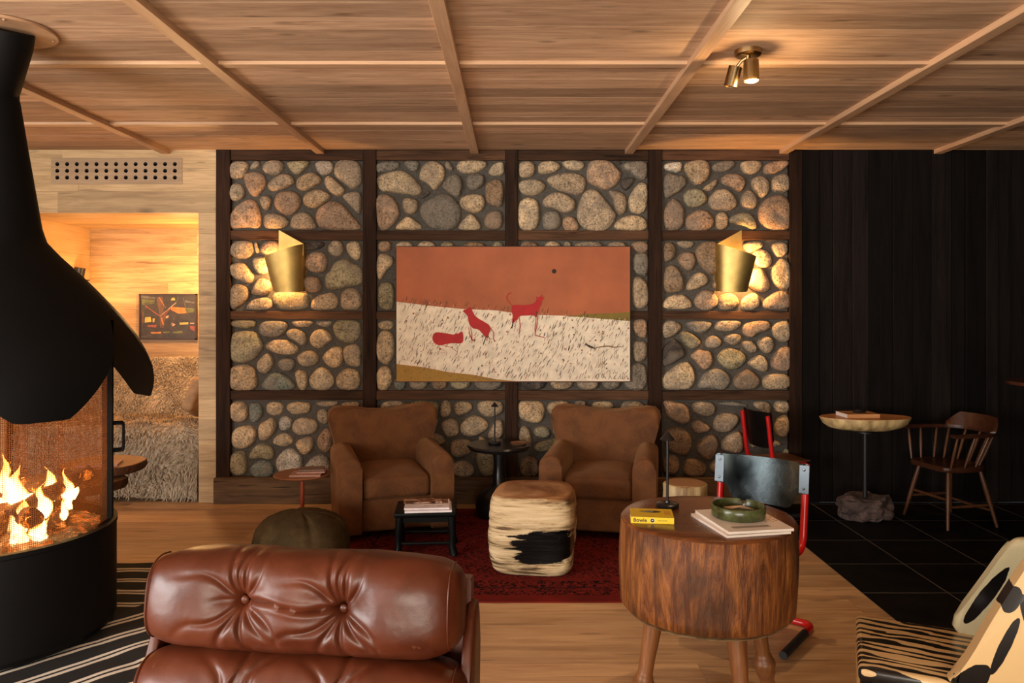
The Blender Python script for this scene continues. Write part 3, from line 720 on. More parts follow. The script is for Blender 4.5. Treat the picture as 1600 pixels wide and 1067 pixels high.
# hood: bell profile with four hanging lobes
prof = [(2.66, 0.118), (2.60, 0.122), (1.99, 0.215), (1.93, 0.235), (1.87, 0.285), (1.78, 0.375), (1.70, 0.450), (1.62, 0.520), (1.54, 0.585), (1.46, 0.640), (1.38, 0.682), (1.30, 0.712), (1.22, 0.725), (1.10, 0.728)]
def rad(z):
    for (z0, r0), (z1, r1) in zip(prof, prof[1:]):
        if z1 <= z <= z0: return r0+(r1-r0)*(z0-z)/(z0-z1)
    return prof[-1][1]
def zlow(th):       # th measured from -Y towards +X
    d = (math.degrees(th)-49) % 90
    d = min(d, 90-d)
    lo, hi = 1.115, 1.60
    if d < 8: return lo
    k = (d-8)/37
    return lo+(hi-lo)*(k**1.15 if k < 0.75 else 1-(1-k)**1.6*1.0 if False else k**1.0)
bm = bmesh.new(); seg = 144
levels = [2.62, 2.4, 2.2, 2.0, 1.96, 1.93, 1.90, 1.86, 1.82, 1.77, 1.72, 1.68, 1.65]
rings = []
for z in levels:
    rings.append([bm.verts.new((rad(z)*math.sin(2*PI*k/seg), -rad(z)*math.cos(2*PI*k/seg), z)) for k in range(seg)])
for j in range(1, 9):
    ring = []
    for k in range(seg):
        th = 2*PI*k/seg; z = 1.65+(zlow(th)-1.65)*j/8
        ring.append(bm.verts.new((rad(z)*math.sin(th), -rad(z)*math.cos(th), z)))
    rings.append(ring)
for a, b in zip(rings, rings[1:]):
    for k in range(seg): bm.faces.new((a[k], a[(k+1) % seg], b[(k+1) % seg], b[k]))
bmesh.ops.solidify(bm, geom=list(bm.faces), thickness=0.006)
obj('hood', bm, plain('hood_black', (0.009, 0.010, 0.011), 0.55, 0.0, 0.1, 6, Specular_IOR_Level=0.2), fp, True, 50)
bm = bmesh.new()
T = Vector((0.16, -0.15, CZ+0.01))
tube(bm, [(0, 0, 2.58), (0, 0, 2.66), (0.012, -0.011, 2.69), T-Vector((0.02, -0.02, 0.06)), T], [0.118, 0.118, 0.120, 0.128, 0.13], 40)
obj('flue', bm, M['stove'], fp, True, 30)
M['hammered'] = plain('ceiling_collar_tan', (0.42, 0.25, 0.14), 0.5)
bm = bmesh.new()
lathe(bm, [(0.02, -0.012), (0.222, -0.012), (0.225, -0.008), (0.225, 0.0)], 56, (T.x, T.y, CZ-0.004))
for a in range(4):
    lathe(bm, [(0.0, -0.019), (0.005, -0.018), (0.006, -0.012)], 10, (T.x+0.2*math.cos(a*PI/2+.6), T.y+0.2*math.sin(a*PI/2+.6), CZ-0.004))
obj('ceiling_collar', bm, M['hammered'], fp, True, 30)
# mesh screen round the fire
RS = 0.505
n = N('fire_screen_mesh')
tc = n.n('ShaderNodeTexCoord'); sep = n.n('ShaderNodeSeparateXYZ'); n.l(tc.outputs['Object'], sep.inputs[0])
ang = n.math('MULTIPLY', n.math('ARCTAN2', sep.outputs[0], sep.outputs[1]), RS)
u = n.math('SINE', n.math('MULTIPLY', ang, 2*PI/0.0085)); w_ = n.math('SINE', n.math('MULTIPLY', sep.outputs[2], 2*PI/0.0085))
msk = n.math('GREATER_THAN', n.math('MAXIMUM', u, w_), 0.72)
tr = n.n('ShaderNodeBsdfTransparent'); tl = n.n('ShaderNodeBsdfTranslucent'); tl.inputs[0].default_value = (0.20, 0.085, 0.03, 1)
df = n.n('ShaderNodeBsdfDiffuse'); df.inputs[0].default_value = (0.05, 0.03, 0.02, 1)
ms0 = n.n('ShaderNodeMixShader'); ms0.inputs[0].default_value = 0.5; n.l(df.outputs[0], ms0.inputs[1]); n.l(tl.outputs[0], ms0.inputs[2])
ms = n.n('ShaderNodeMixShader'); n.l(msk, ms.inputs[0]); n.l(tr.outputs[0], ms.inputs[1]); n.l(ms0.outputs[0], ms.inputs[2])
out = n.t.nodes['Material Output']; n.l(ms.outputs[0], out.inputs[0])
M['screen'] = n.m
bm = bmesh.new(); seg = 96
r0 = [bm.verts.new((RS*math.sin(2*PI*k/seg), -RS*math.cos(2*PI*k/seg), 0.53)) for k in range(seg)]
r1 = [bm.verts.new((RS*math.sin(2*PI*k/seg), -RS*math.cos(2*PI*k/seg), 1.60)) for k in range(seg)]
for k in range(seg): bm.faces.new((r0[k], r0[(k+1) % seg], r1[(k+1) % seg], r1[k]))
obj('mesh_screen', bm, M['screen'], fp)
for a in (112, 122, 215, 305):
    th = math.radians(a)
    bm = bmesh.new(); box(bm, (RS*math.sin(th), -RS*math.cos(th), 1.03), (0.04, 0.05, 1.02), 0.004, 1, rot=Matrix.Rotation(th, 4, 'Z'))
    obj('post', bm, M['stove'], fp)
th = math.radians(117)
bm = bmesh.new(); bc = Vector((math.sin(th), -math.cos(th), 0))
P0 = bc*(RS+0.01)
for off in (0.0, 0.055):
    q = Vector((math.cos(th), math.sin(th), 0))*(off-0.03)
    tube(bm, bend([P0+q+Vector((0, 0, 1.005)), P0+q+bc*0.06+Vector((0, 0, 1.005)), P0+q+bc*0.06+Vector((0, 0, 0.865)), P0+q+Vector((0, 0, 0.865))], 0.015, 4), 0.007, 8)
obj('door_handle', bm, M['stove'], fp)
# grate, ash bed, logs and flames
M['ash'] = plain('ember_bed', (0.10, 0.035, 0.015), 0.9, 0, 0.8, 30, 0.8)
n = N('ember_bed'); f = n.noise(n.coords(), 22, 5, 0.7)
n.color(n.ramp(f, [(0.4, (0.02, 0.012, 0.01)), (0.7, (0.18, 0.11, 0.07))]))
n.l(n.ramp(f, [(0.50, (0.0, 0, 0)), (0.60, (1.0, 0.16, 0.01)), (0.72, (1, 0.5, 0.1))]), n.b.inputs['Emission Color']); n.b.inputs['Emission Strength'].default_value = 0.7
M['ember'] = n.m
bm = bmesh.new()
r = bmesh.ops.create_grid(bm, x_segments=40, y_segments=40, size=0.47)
for v in list(bm.verts):
    rr = v.co.length
    if rr > 0.47: v.co *= 0.47/rr
    v.co.z = 0.50+0.07*max(0, 1-(rr/0.47)**2)+0.03*noise.noise(Vector((v.co.x*14, v.co.y*14, 3)))
obj('ember_bed', bm, M['ember'], fp, True)
n = N('burning_log'); f = n.noise(n.coords((1, 1, 1)), 16, 5, 0.7); 
n.color(n.ramp(f, [(0.35, (0.012, 0.008, 0.006)), (0.7, (0.10, 0.05, 0.028))]))
n.l(n.ramp(f, [(0.54, (0, 0, 0)), (0.64, (1.0, 0.22, 0.02)), (0.8, (1, 0.6, 0.2))]), n.b.inputs['Emission Color']); n.b.inputs['Emission Strength'].default_value = 1.6
n.set(0.9); n.bump(f, 1, 0.02); M['log'] = n.m
logs = [((-0.24, -0.22, 0.60), (0.26, -0.02, 0.60), 0.052), ((-0.22, 0.10, 0.60), (0.22, -0.22, 0.655), 0.048), ((0.02, -0.34, 0.60), (0.14, 0.24, 0.655), 0.055), ((-0.30, -0.10, 0.66), (0.06, 0.16, 0.74), 0.045), ((0.10, -0.2, 0.66), (0.30, 0.12, 0.80), 0.038)]
for a, b, r_ in logs:
    bm = bmesh.new(); a, b = Vector(a)+Vector((0.09, 0.05, -0.03)), Vector(b)+Vector((0.09, 0.05, -0.03))
    tube(bm, [a+(b-a)*k/9 for k in range(10)], [r_*(1+0.1*math.sin(k*2.1)) for k in range(10)], 14)
    jitter(bm, 0.012, 14, int(r_*1000)); obj('log', bm, M['log'], fp, True)
n = N('flame')
tc = n.n('ShaderNodeTexCoord'); sep = n.n('ShaderNodeSeparateXYZ'); n.l(tc.outputs['Generated'], sep.inputs[0])
lw = n.n('ShaderNodeLayerWeight'); lw.inputs[0].default_value = 0.5
em = n.n('ShaderNodeEmission')
core = n.math('SUBTRACT', 1.0, lw.outputs['Facing'])
hot = n.math('MULTIPLY', core, n.math('SUBTRACT', 1.15, sep.outputs[2]))
n.l(n.ramp(hot, [(0.05, (1.0, 0.16, 0.015)), (0.35, (1.0, 0.36, 0.06)), (0.7, (1.0, 0.75, 0.32))]), em.inputs[0])
n.l(n.math('MULTIPLY', n.math('POWER', core, 1.2), 4.2), em.inputs[1])
tr = n.n('ShaderNodeBsdfTransparent'); ad = n.n('ShaderNodeAddShader')
n.l(em.outputs[0], ad.inputs[0]); n.l(tr.outputs[0], ad.inputs[1])
n.l(ad.outputs[0], n.t.nodes['Material Output'].inputs[0])
M['flame'] = n.m
rf = random.Random(5)
flames = [(0.16+0.03*k-0.25*(k % 3), -0.30+0.035*k, 0.56+0.012*k, 0.10+0.013*(k*7 % 5), 0.017+0.003*(k % 3), (-1)**k*0.7) for k in range(14)]+[(-0.02, -0.22, 0.62, 0.22, 0.045, 0.3), (0.12, -0.20, 0.60, 0.27, 0.055, 0.5), (0.20, -0.14, 0.66, 0.26, 0.04, 0.2), (0.16, -0.26, 0.56, 0.15, 0.05, 0.9), (0.22, -0.22, 0.55, 0.15, 0.05, 1.0),
          (-0.14, -0.16, 0.60, 0.26, 0.05, -0.3), (-0.24, -0.05, 0.6, 0.30, 0.05, 0.2), (0.0, 0.0, 0.66, 0.34, 0.055, -0.2), (0.10, 0.05, 0.66, 0.30, 0.045, 0.3), (-0.05, -0.30, 0.56, 0.13, 0.04, -0.6),
          (-0.10, 0.02, 0.66, 0.42, 0.05, 0.15), (0.05, -0.12, 0.72, 0.28, 0.035, -0.4), (0.24, -0.02, 0.72, 0.22, 0.035, 0.3), (-0.2, -0.24, 0.57, 0.16, 0.045, -0.5), (0.05, -0.3, 0.58, 0.12, 0.03, 0.2)]
for (x, y, z, h, w0, lean) in flames:
    x += 0.10; y += 0.06; z -= 0.06
    if math.hypot(x, y) > 0.36: x, y = x*0.36/math.hypot(x, y), y*0.36/math.hypot(x, y)
    w0 *= 1.0; h *= 0.68 if h > 0.2 else 0.9
    bm = bmesh.new(); path = []; rr = []
    ph = rf.random()*6
    for k in range(11):
        t_ = k/10
        path.append((x+lean*0.28*h*t_+0.022*math.sin(ph+t_*6)*t_, y+0.02*math.sin(ph*2+t_*5)*t_, z+h*t_))
        rr.append(max(0.001, w0*(math.sin(PI*min(1, (t_+0.08))**0.62))*(1-t_*0.35)))
    tube(bm, path, rr, 16)
    for v in bm.verts:
        v.co.y = y+(v.co.y-y)*0.6
        k_ = max(0, (v.co.z-z)/h)
        v.co += noise.noise_vector(v.co*22+Vector((ph, 0, 0)))*0.020*k_+noise.noise_vector(v.co*55)*0.007
    obj('flame', bm, M['flame'], fp, True)
fl = point('fire_glow', (FX+0.04, FY-0.12, 0.86), 26, (1.0, 0.42, 0.11), 0.12)

# ---------------------------------------------------------------- alcove: daybed, fur, lamp, picture
n = N('long_fur')
f = n.noise(n.coords(), 6, 4)
at = n.n('ShaderNodeAttribute', attribute_name='rnd')
sp = n.n('ShaderNodeSeparateColor'); n.l(at.outputs['Color'], sp.inputs[0])
n.color(n.ramp(n.mix(0.5, f, sp.outputs[0]), [(0.25, (0.26, 0.20, 0.13)), (0.5, (0.50, 0.41, 0.29)), (0.8, (0.68, 0.58, 0.43))]))
n.set(0.9, 0, Sheen_Weight=0.2); M['fur'] = n.m
db = thing('daybed', 'low built-in daybed in the lit alcove, covered in long fur', 'daybed', (-3.39, 6.35, 0))
SX0, SX1 = AX0+0.02+3.39, AX1-0.015+3.39
bm = bmesh.new(); bx(bm, (SX0, 0.02, 0.02), (SX1, 1.16, 0.40), bevel=0.01)
M['alcove_box'] = M['alcove_oak']
obj('bed_box', bm, M['dark_wood'], db)
bm = bmesh.new(); bx(bm, (SX0, 0.0, 0.40), (SX1, 1.16, 0.52), bevel=0.05, seg=4)
obj('mattress', bm, M['fur'], db)
def fur_surface(P, nu, nv, count, length, droop, seed, width=0.005):
    """P(u,v) -> point; a bumpy skin and many hairs lying over it"""
    rr = random.Random(seed)
    bm = bmesh.new(); g = []
    for i in range(nu+1):
        g.append([bm.verts.new(P(i/nu, j/nv)) for j in range(nv+1)])
    fs = []
    for i in range(nu):
        for j in range(nv): fs.append(bm.faces.new((g[i][j], g[i+1][j], g[i+1][j+1], g[i][j+1])))
    rnd_attr(bm, fs, (0.3, 0.5, 0.5, 1))
    L = bm.loops.layers.float_color['rnd']
    for _ in range(count):
        u, v = rr.random(), rr.random()
        p = P(u, v); pu = P(min(1, u+0.01), v)-P(max(0, u-0.01), v); pv = P(u, min(1, v+0.01))-P(u, max(0, v-0.01))
        nrm = pu.cross(pv).normalized()
        if nrm.dot(Vector((0, -1, 0.6))) < 0: nrm = -nrm
        fl_ = noise.noise_vector(p*5)*1.3
        d = (nrm*0.75+Vector((fl_.x, 0.2*fl_.y, fl_.z*0.6))*0.8+droop+Vector((rr.uniform(-.4, .4), rr.uniform(-.3, .1), rr.uniform(-.4, .4)))).normalized()
        l_ = length*rr.uniform(0.5, 1.2); side = d.cross(nrm+Vector((0.01, 0, 0))).normalized()*width
        a = bm.verts.new(p-side); b = bm.verts.new(p+side)
        m1 = p+d*l_*0.55; e = p+d*l_+Vector((0, 0, -0.25*l_))
        c_ = bm.verts.new(m1+side*0.7); d_ = bm.verts.new(m1-side*0.7); e_ = bm.verts.new(e)
        f1, f2 = bm.faces.new((a, b, c_, d_)), bm.faces.new((d_, c_, e_))
        col = (rr.random(), rr.random(), rr.random(), 1)
        for f_ in (f1, f2):
            for lp in f_.loops: lp[L] = col
    return bm
def seatP(u, v):
    x = SX0+0.02+(SX1-SX0-0.03)*u
    # v from floor front edge up over the front and to the back
    s = v*1.75
    if s < 0.50: y, z = -0.03, 0.03+s
    elif s < 0.66: a = (s-0.50)/0.16*PI/2; y, z = 0.07-0.10*math.cos(a), 0.53+0.09*math.sin(a)
    else: y, z = 0.07+(s-0.66), 0.62-0.02*(s-0.66)
    nn = noise.noise(Vector((x*3, y*3, z*3)))*0.025
    if u > 0.93: z -= ((u-0.93)/0.07)**2*0.05
    return Vector((x, y-nn, z+nn))
bm = fur_surface(seatP, 50, 50, 17000, 0.045, Vector((0, -0.15, -0.5)), 3, 0.0045)
obj('fur_throw', bm, M['fur'], db, True, 80)
def backP(u, v):
    x = SX0+0.02+(SX1-SX0-0.03)*u
    y = 0.72+0.35*v; z = 0.60+0.53*v
    nn = noise.noise(Vector((x*3, y*3, z*3)))*0.03
    return Vector((x, y-nn, z))
bm = fur_surface(backP, 40, 20, 14000, 0.042, Vector((0.2, -0.1, -0.4)), 4, 0.0045)
obj('fur_backrest', bm, M['fur'], db, True, 80)
bm = bmesh.new(); prism(bm, [(0.745, 0.56), (1.1, 0.56), (1.16, 1.12), (1.10, 1.12)], SX0, SX1, 'X'); obj('back_cushion', bm, M['dark_wood'], db)
M['bolster'] = plain('tan_bolster', (0.34, 0.22, 0.12), 0.8, 0, 0.2, 20, 0.3)
bm = bmesh.new(); box(bm, (0, 0, 0), (0.10, 0.34, 0.30), 0.04, 4)
jitter(bm, 0.01, 6, 3)
o = obj('cushion', bm, M['bolster'], None, True); o.location = (-2.80, 6.74, 0.815); o.rotation_euler = (math.radians(-20), math.radians(14), 0)
props(o, 'small tan cushion leaning in the right corner of the alcove daybed', 'cushion')

# reading light on the alcove side wall
rl = thing('reading_lamp', 'dark metal reading light fixed to the left wall of the alcove', 'wall lamp', (AX0, 7.32, 1.93))
bm = bmesh.new(); tube(bm, [(0.0, 0, 0), (0.012, 0, 0)], 0.035, 20); tube(bm, [(0.01, 0, 0), (0.05, -0.01, -0.03), (0.055, -0.01, -0.09)], 0.008, 10); obj('bracket', bm, M['old_brass'], rl)
bm = bmesh.new(); tube(bm, [(0.02, -0.02, -0.07), (0.045, -0.025, 0.06)], [0.045, 0.045], 24); obj('lamp_head', bm, M['satin_black'], rl)
bm = bmesh.new(); tube(bm, [(0.06, -0.02, -0.055), (0.115, -0.02, -0.06)], 0.006, 8); lathe(bm, [(0, -0.008), (0.012, -0.006), (0.012, 0.006), (0, 0.008)], 12, (0.118, -0.02, -0.06)); obj('switch_knob', bm, M['satin_black'], rl)

# dark abstract picture
a, b = W(217, 459, AY-0.03), W(307, 531, AY-0.03)
pc = thing('framed_painting', 'small dark abstract painting with orange and green strokes, hung in the alcove', 'painting', ((a.x+b.x)/2, AY-0.002, (a.z+b.z)/2))
pw, ph_ = (b.x-a.x)/2, (a.z-b.z)/2
bm = bmesh.new()
for s in (-1, 1):
    bx(bm, (s*pw, -0.03, -ph_), (s*(pw-0.014), 0.0, ph_)); bx(bm, (-pw, -0.03, s*ph_), (pw, 0.0, s*(ph_-0.014)))
obj('frame', bm, plain('dark_frame', (0.03, 0.012, 0.008), 0.5), pc)
cols = {'dk': (0.035, 0.028, 0.022), 'br': (0.11, 0.055, 0.03), 'or': (0.42, 0.16, 0.03), 'gr': (0.10, 0.11, 0.03), 'ye': (0.45, 0.33, 0.08), 'rd': (0.25, 0.06, 0.03), 'pk': (0.40, 0.25, 0.17), 'gy': (0.10, 0.095, 0.08)}
pm = [plain('oil_paint_'+k, v, 0.5, 0, 0.35, 20) for k, v in cols.items()]; ki = {k: i for i, k in enumerate(cols)}
bm = bmesh.new(); bx(bm, (-pw+0.012, -0.022, -ph_+0.012), (pw-0.012, -0.004, ph_-0.012))
lay = [0.0]
def stroke(pts, k):      # points in the crop frame of the picture: x 825..1340, y 480..890
    lay[0] += 0.00004
    q = [bm.verts.new((-pw+0.012+(x-825)/515*(2*pw-0.024), -0.0224-lay[0], ph_-0.012-(y-480)/410*(2*ph_-0.024))) for x, y in pts]
    f_ = bm.faces.new(q); f_.material_index = ki[k]
def line(x0, y0, x1, y1, w, k):
    d = Vector((x1-x0, y1-y0)); d.normalize(); p = Vector((-d.y, d.x))*w/2
    stroke([(x0+p.x, y0+p.y), (x1+p.x, y1+p.y), (x1-p.x, y1-p.y), (x0-p.x, y0-p.y)], k)
stroke([(830, 485), (965, 500), (960, 520), (830, 505)], 'gy'); stroke([(835, 515), (960, 530), (955, 560), (840, 570)], 'gr')
stroke([(975, 500), (1030, 500), (1060, 700), (1040, 790), (1010, 790), (1000, 640)], 'br'); stroke([(1110, 590), (1240, 600), (1260, 650), (1180, 655), (1110, 620)], 'or')
stroke([(1240, 530), (1335, 545), (1330, 560), (1245, 550)], 'gy'); stroke([(1250, 600), (1330, 605), (1330, 640), (1260, 650)], 'gr')
stroke([(1120, 505), (1145, 505), (1150, 530), (1110, 530)], 'ye'); stroke([(870, 690), (920, 685), (930, 730), (865, 740)], 'ye'); stroke([(940, 700), (960, 700), (955, 735), (940, 735)], 'ye')
stroke([(885, 765), (980, 760), (970, 785), (900, 780)], 'rd'); stroke([(920, 830), (1020, 825), (1015, 842), (930, 842)], 'or'); stroke([(1035, 825), (1095, 820), (1100, 835), (1040, 838)], 'gr')
stroke([(1130, 825), (1215, 815), (1220, 838), (1130, 840)], 'gr'); stroke([(1190, 740), (1275, 735), (1270, 755), (1195, 760)], 'ye'); stroke([(1115, 740), (1155, 755), (1130, 775), (1115, 765)], 'pk')
stroke([(1290, 740), (1330, 740), (1325, 752), (1290, 750)], 'pk'); stroke([(1290, 770), (1335, 775), (1330, 820), (1290, 800)], 'rd'); stroke([(1060, 680), (1090, 670), (1085, 695), (1065, 700)], 'pk')
for l_ in ((870, 580, 1010, 680, 9, 'rd'), (1010, 680, 1160, 550, 7, 'pk'), (1030, 700, 1110, 600, 9, 'rd'), (1225, 500, 1265, 670, 5, 'gy'), (850, 640, 850, 740, 5, 'rd'), (1180, 500, 1150, 580, 5, 'gr'), (1110, 800, 1140, 690, 6, 'br'), (1040, 760, 1020, 690, 12, 'or'), (850, 560, 960, 550, 6, 'dk'), (830, 870, 930, 860, 4, 'gy'), (1000, 500, 1060, 600, 5, 'or'), (1080, 480, 1040, 640, 7, 'dk')):
    line(*l_)
obj('canvas', bm, pm, pc, False)

# perforated vent board above the alcove
a, b = W(80, 247, D), W(285, 288, D)
vt = thing('vent_board', 'oak vent board with three rows of round black holes, above the alcove', 'vent', ((a.x+b.x)/2, D, (a.z+b.z)/2))
vw, vh = (b.x-a.x)/2, (a.z-b.z)/2
bm = bmesh.new(); bx(bm, (-vw, -0.004, -vh), (vw, 0.004, vh), bevel=0.001, seg=1); rnd_attr(bm, bm.faces, (0.3, 0.45, 0.2, 1)); obj('board', bm, wood('vent_oak', (0.30, 0.20, 0.11), (0.50, 0.36, 0.22), 0, 0.8, 0.55, None, 0.1), vt)
hm = plain('hole_dark', (0.004, 0.003, 0.003), 0.9); hole = None
for j, py in enumerate((256.5, 267, 277.5)):
    for i in range(13):
        p = W(90+i*15.3, py, D)
        if hole is None:
            bm = bmesh.new(); lathe(bm, [(0.0, 0.04), (0.0165, 0.04), (0.0165, -0.0003)], 20)
            bmesh.ops.delete(bm, geom=[f_ for f_ in bm.faces if f_.calc_center_median().z < 0], context='FACES')
            lathe(bm, [(0, 0.0), (0.0163, 0.0)], 20)
            bmesh.ops.rotate(bm, verts=bm.verts, matrix=Matrix.Rotation(-PI/2, 3, 'X'))
            hole = obj('vent_hole', bm, hm, vt, True, 30); o = hole
        else:
            o = hole.copy(); COL.objects.link(o)
        o.location = (p.x-vt.location.x, -0.0046, p.z-vt.location.z)

# ---------------------------------------------------------------- the large painting
YP = 6.232
def PW(cx, cy):      # crop frame of the painting (4x zoom of 600..1000, 370..610)
    return W(600+cx/4, 370+cy/4, YP)
a, b = PW(75, 58), PW(1540, 908)
pt = thing('painting', 'large unframed painting of three red dogs on a white field under a terracotta sky', 'painting', ((a.x+b.x)/2, YP, (a.z+b.z)/2))
hw, hh = (b.x-a.x)/2, (a.z-b.z)/2
PC = {'sky': (0.40, 0.115, 0.045), 'field': (0.78, 0.68, 0.53), 'mustard': (0.36, 0.20, 0.03), 'red': (0.42, 0.016, 0.018), 'ink': (0.045, 0.03, 0.022), 'rust': (0.34, 0.10, 0.06), 'edge': (0.02, 0.012, 0.01), 'pale': (0.72, 0.55, 0.45), 'olive': (0.20, 0.14, 0.02), 'brown': (0.20, 0.11, 0.05)}
pm = [plain('paint_'+k, v, 0.75, 0, 0.16 if k in ('sky', 'field') else 0.1, 3 if k == 'sky' else 14) for k, v in PC.items()]
ki = {k: i for i, k in enumerate(PC)}
bm = bmesh.new()
bx(bm, (-hw, 0, -hh), (hw, 0.024, hh), mi=ki['edge'])
lay = [0.0]
def poly(pts, k, smooth=0):
    lay[0] += 0.000003
    P = [PW(x, y)-pt.location for x, y in pts]
    if smooth: P = chaikin(P, smooth)
    f_ = bm.faces.new([bm.verts.new((min(hw, max(-hw, p.x)), -0.0004-lay[0], min(hh, max(-hh, p.z)))) for p in P])
    f_.material_index = ki[k]
def brush(pts, w, k):
    P = [Vector(p) for p in pts]
    Lf, Rt = [], []
    for i, p in enumerate(P):
        d = (P[min(i+1, len(P)-1)]-P[max(0, i-1)]).normalized(); nn = Vector((-d.y, d.x))*w/2*(1 if 0 < i < len(P)-1 else 0.5)
        Lf.append(p+nn); Rt.append(p-nn)
    poly([tuple(q) for q in Lf+Rt[::-1]], k)
poly([(78, 62), (1537, 62), (1537, 904), (78, 904)], 'sky')
poly([(78, 405), (180, 418), (300, 432), (480, 450), (700, 460), (880, 485), (1100, 492), (1240, 500), (1380, 512), (1537, 524), (1537, 902), (830, 902), (700, 890), (560, 862), (400, 845), (250, 815), (78, 795)], 'field')
poly([(1140, 497), (1250, 482), (1400, 478), (1537, 470), (1537, 526), (1380, 514), (1240, 502)], 'olive')
poly([(78, 797), (250, 817), (400, 847), (560, 864), (700, 892), (830, 902), (78, 902)], 'mustard')
rp = random.Random(11)
def horizon(x): return 405+(x-78)*0.082
def lower(x): return 795+max(0, (x-78))*0.142
for _ in range(820):
    x = rp.uniform(85, 1530); y = rp.uniform(horizon(x)-14, min(896, lower(x)+20))
    ln = rp.uniform(16, 38); an = rp.gauss(1.12, 0.13)
    dx, dy = ln*math.cos(an), -ln*math.sin(an)
    if x+dx > 1530 or y > 898: continue
    brush([(x, y), (x+dx*0.5+rp.uniform(-2, 2), y+dy*0.5), (x+dx, y+dy)], rp.uniform(2.2, 4.2), rp.choice(('ink', 'ink', 'ink', 'brown', 'brown', 'rust')))
for _ in range(220):
    x = rp.uniform(85, 1530); y = rp.uniform(horizon(x)+15, min(890, lower(x)))
    r_ = rp.uniform(2, 7); poly([(x+r_*math.cos(k), y+r_*math.sin(k)) for k in range(6)], rp.choice(('pale', 'pale', 'rust', 'brown')))
for _ in range(260):
    x = rp.uniform(85, 800); y = rp.uniform(lower(x)+8, 898)
    if y > 896: continue
    r_ = rp.uniform(1.2, 3); poly([(x+r_*math.cos(k*1.5), y+r_*math.sin(k*1.5)) for k in range(4)], rp.choice(('ink', 'brown', 'olive')))
for x in range(100, 1530, 37):
    if rp.random() < 0.5: y = horizon(x)-rp.uniform(-6, 8); poly([(x+3*math.cos(k), y+3*math.sin(k)) for k in range(6)], 'pale')
for x, h in ((165, 40), (190, 34), (222, 30), (240, 38), (262, 36), (318, 26), (385, 34), (440, 34), (560, 30), (690, 34)):
    brush([(x, horizon(x)+4), (x+h*0.4, horizon(x)-h*0.8)], 3.5, 'ink')
# the three red dogs
poly([(300, 640), (308, 605), (330, 595), (370, 600), (405, 606), (440, 612), (448, 600), (462, 606), (478, 594), (492, 592), (497, 625), (495, 660), (470, 668), (440, 662), (400, 668), (350, 680), (318, 668)], 'red', 1)
for q in ([(320, 660), (290, 670), (285, 655)], [(335, 672), (420, 690), (460, 720), (440, 750)], [(330, 690), (360, 700), (390, 720), (350, 725)], [(350, 670), (345, 715), (330, 725)], [(300, 625), (292, 610)]): brush(q, 3, 'red')
poly([(488, 463), (520, 450), (540, 434), (550, 455), (562, 485), (585, 508), (625, 530), (658, 550), (668, 575), (655, 608), (650, 634), (634, 628), (612, 600), (590, 578), (560, 574), (542, 560), (530, 540), (524, 495), (505, 475)], 'red', 1)
for q in ([(540, 560), (548, 600), (550, 640), (575, 648)], [(530, 565), (535, 610), (552, 650), (548, 662)], [(664, 565), (686, 600), (684, 640), (700, 655)], [(650, 625), (640, 650), (655, 640)]): brush(q, 5, 'red')
brush([(640, 620), (620, 672)], 12, 'ink'); brush([(648, 615), (662, 640)], 8, 'ink'); brush([(545, 622), (545, 645)], 6, 'ink')
poly([(796, 445), (800, 428), (825, 424), (870, 427), (905, 424), (938, 414), (955, 395), (949, 370), (966, 382), (990, 358), (989, 378), (1006, 378), (985, 400), (988, 416), (972, 440), (962, 480), (950, 512), (940, 490), (890, 492), (845, 494), (835, 520), (815, 528), (800, 545), (800, 520), (805, 492), (796, 465)], 'red', 1)
for q in ([(845, 498), (851, 560), (842, 612)], [(815, 520), (822, 560)], [(950, 505), (944, 570), (945, 615), (1010, 632)], [(960, 490), (955, 560), (946, 600)], [(800, 428), (776, 402), (766, 378), (778, 356), (803, 347)]): brush(q, 6, 'red')
brush([(812, 515), (798, 572)], 14, 'ink'); brush([(955, 465), (950, 500)], 10, 'ink')
poly([(1063+14*math.cos(k*PI/9), 215+14*math.sin(k*PI/9)) for k in range(18)], 'edge')
brush([(1256, 668), (1285, 685), (1320, 698)], 14, 'ink'); brush([(1310, 695), (1350, 688), (1400, 682), (1440, 690), (1485, 686)], 7, 'brown')
for x0, y0, x1, y1 in ((1340, 760, 1338, 820), (1352, 755, 1350, 815), (1364, 755, 1362, 812), (1378, 750, 1376, 822), (1335, 748, 1362, 725), (1362, 725, 1384, 715)): brush([(x0, y0), (x1, y1)], 3.5, 'brown')
for pts in ([(1322, 868), (1332, 888), (1346, 866)], [(1362, 886), (1374, 868), (1388, 888)], [(1366, 880), (1386, 880)], [(1402, 888), (1414, 868), (1422, 888)], [(1438, 870), (1436, 886), (1450, 888)], [(1462, 888), (1472, 870), (1482, 888)], [(1490, 866), (1488, 888), (1502, 886)], [(1508, 880), (1516, 866), (1524, 884)]):
    brush(pts, 4, 'ink')
obj('canvas', bm, pm, pt, False)

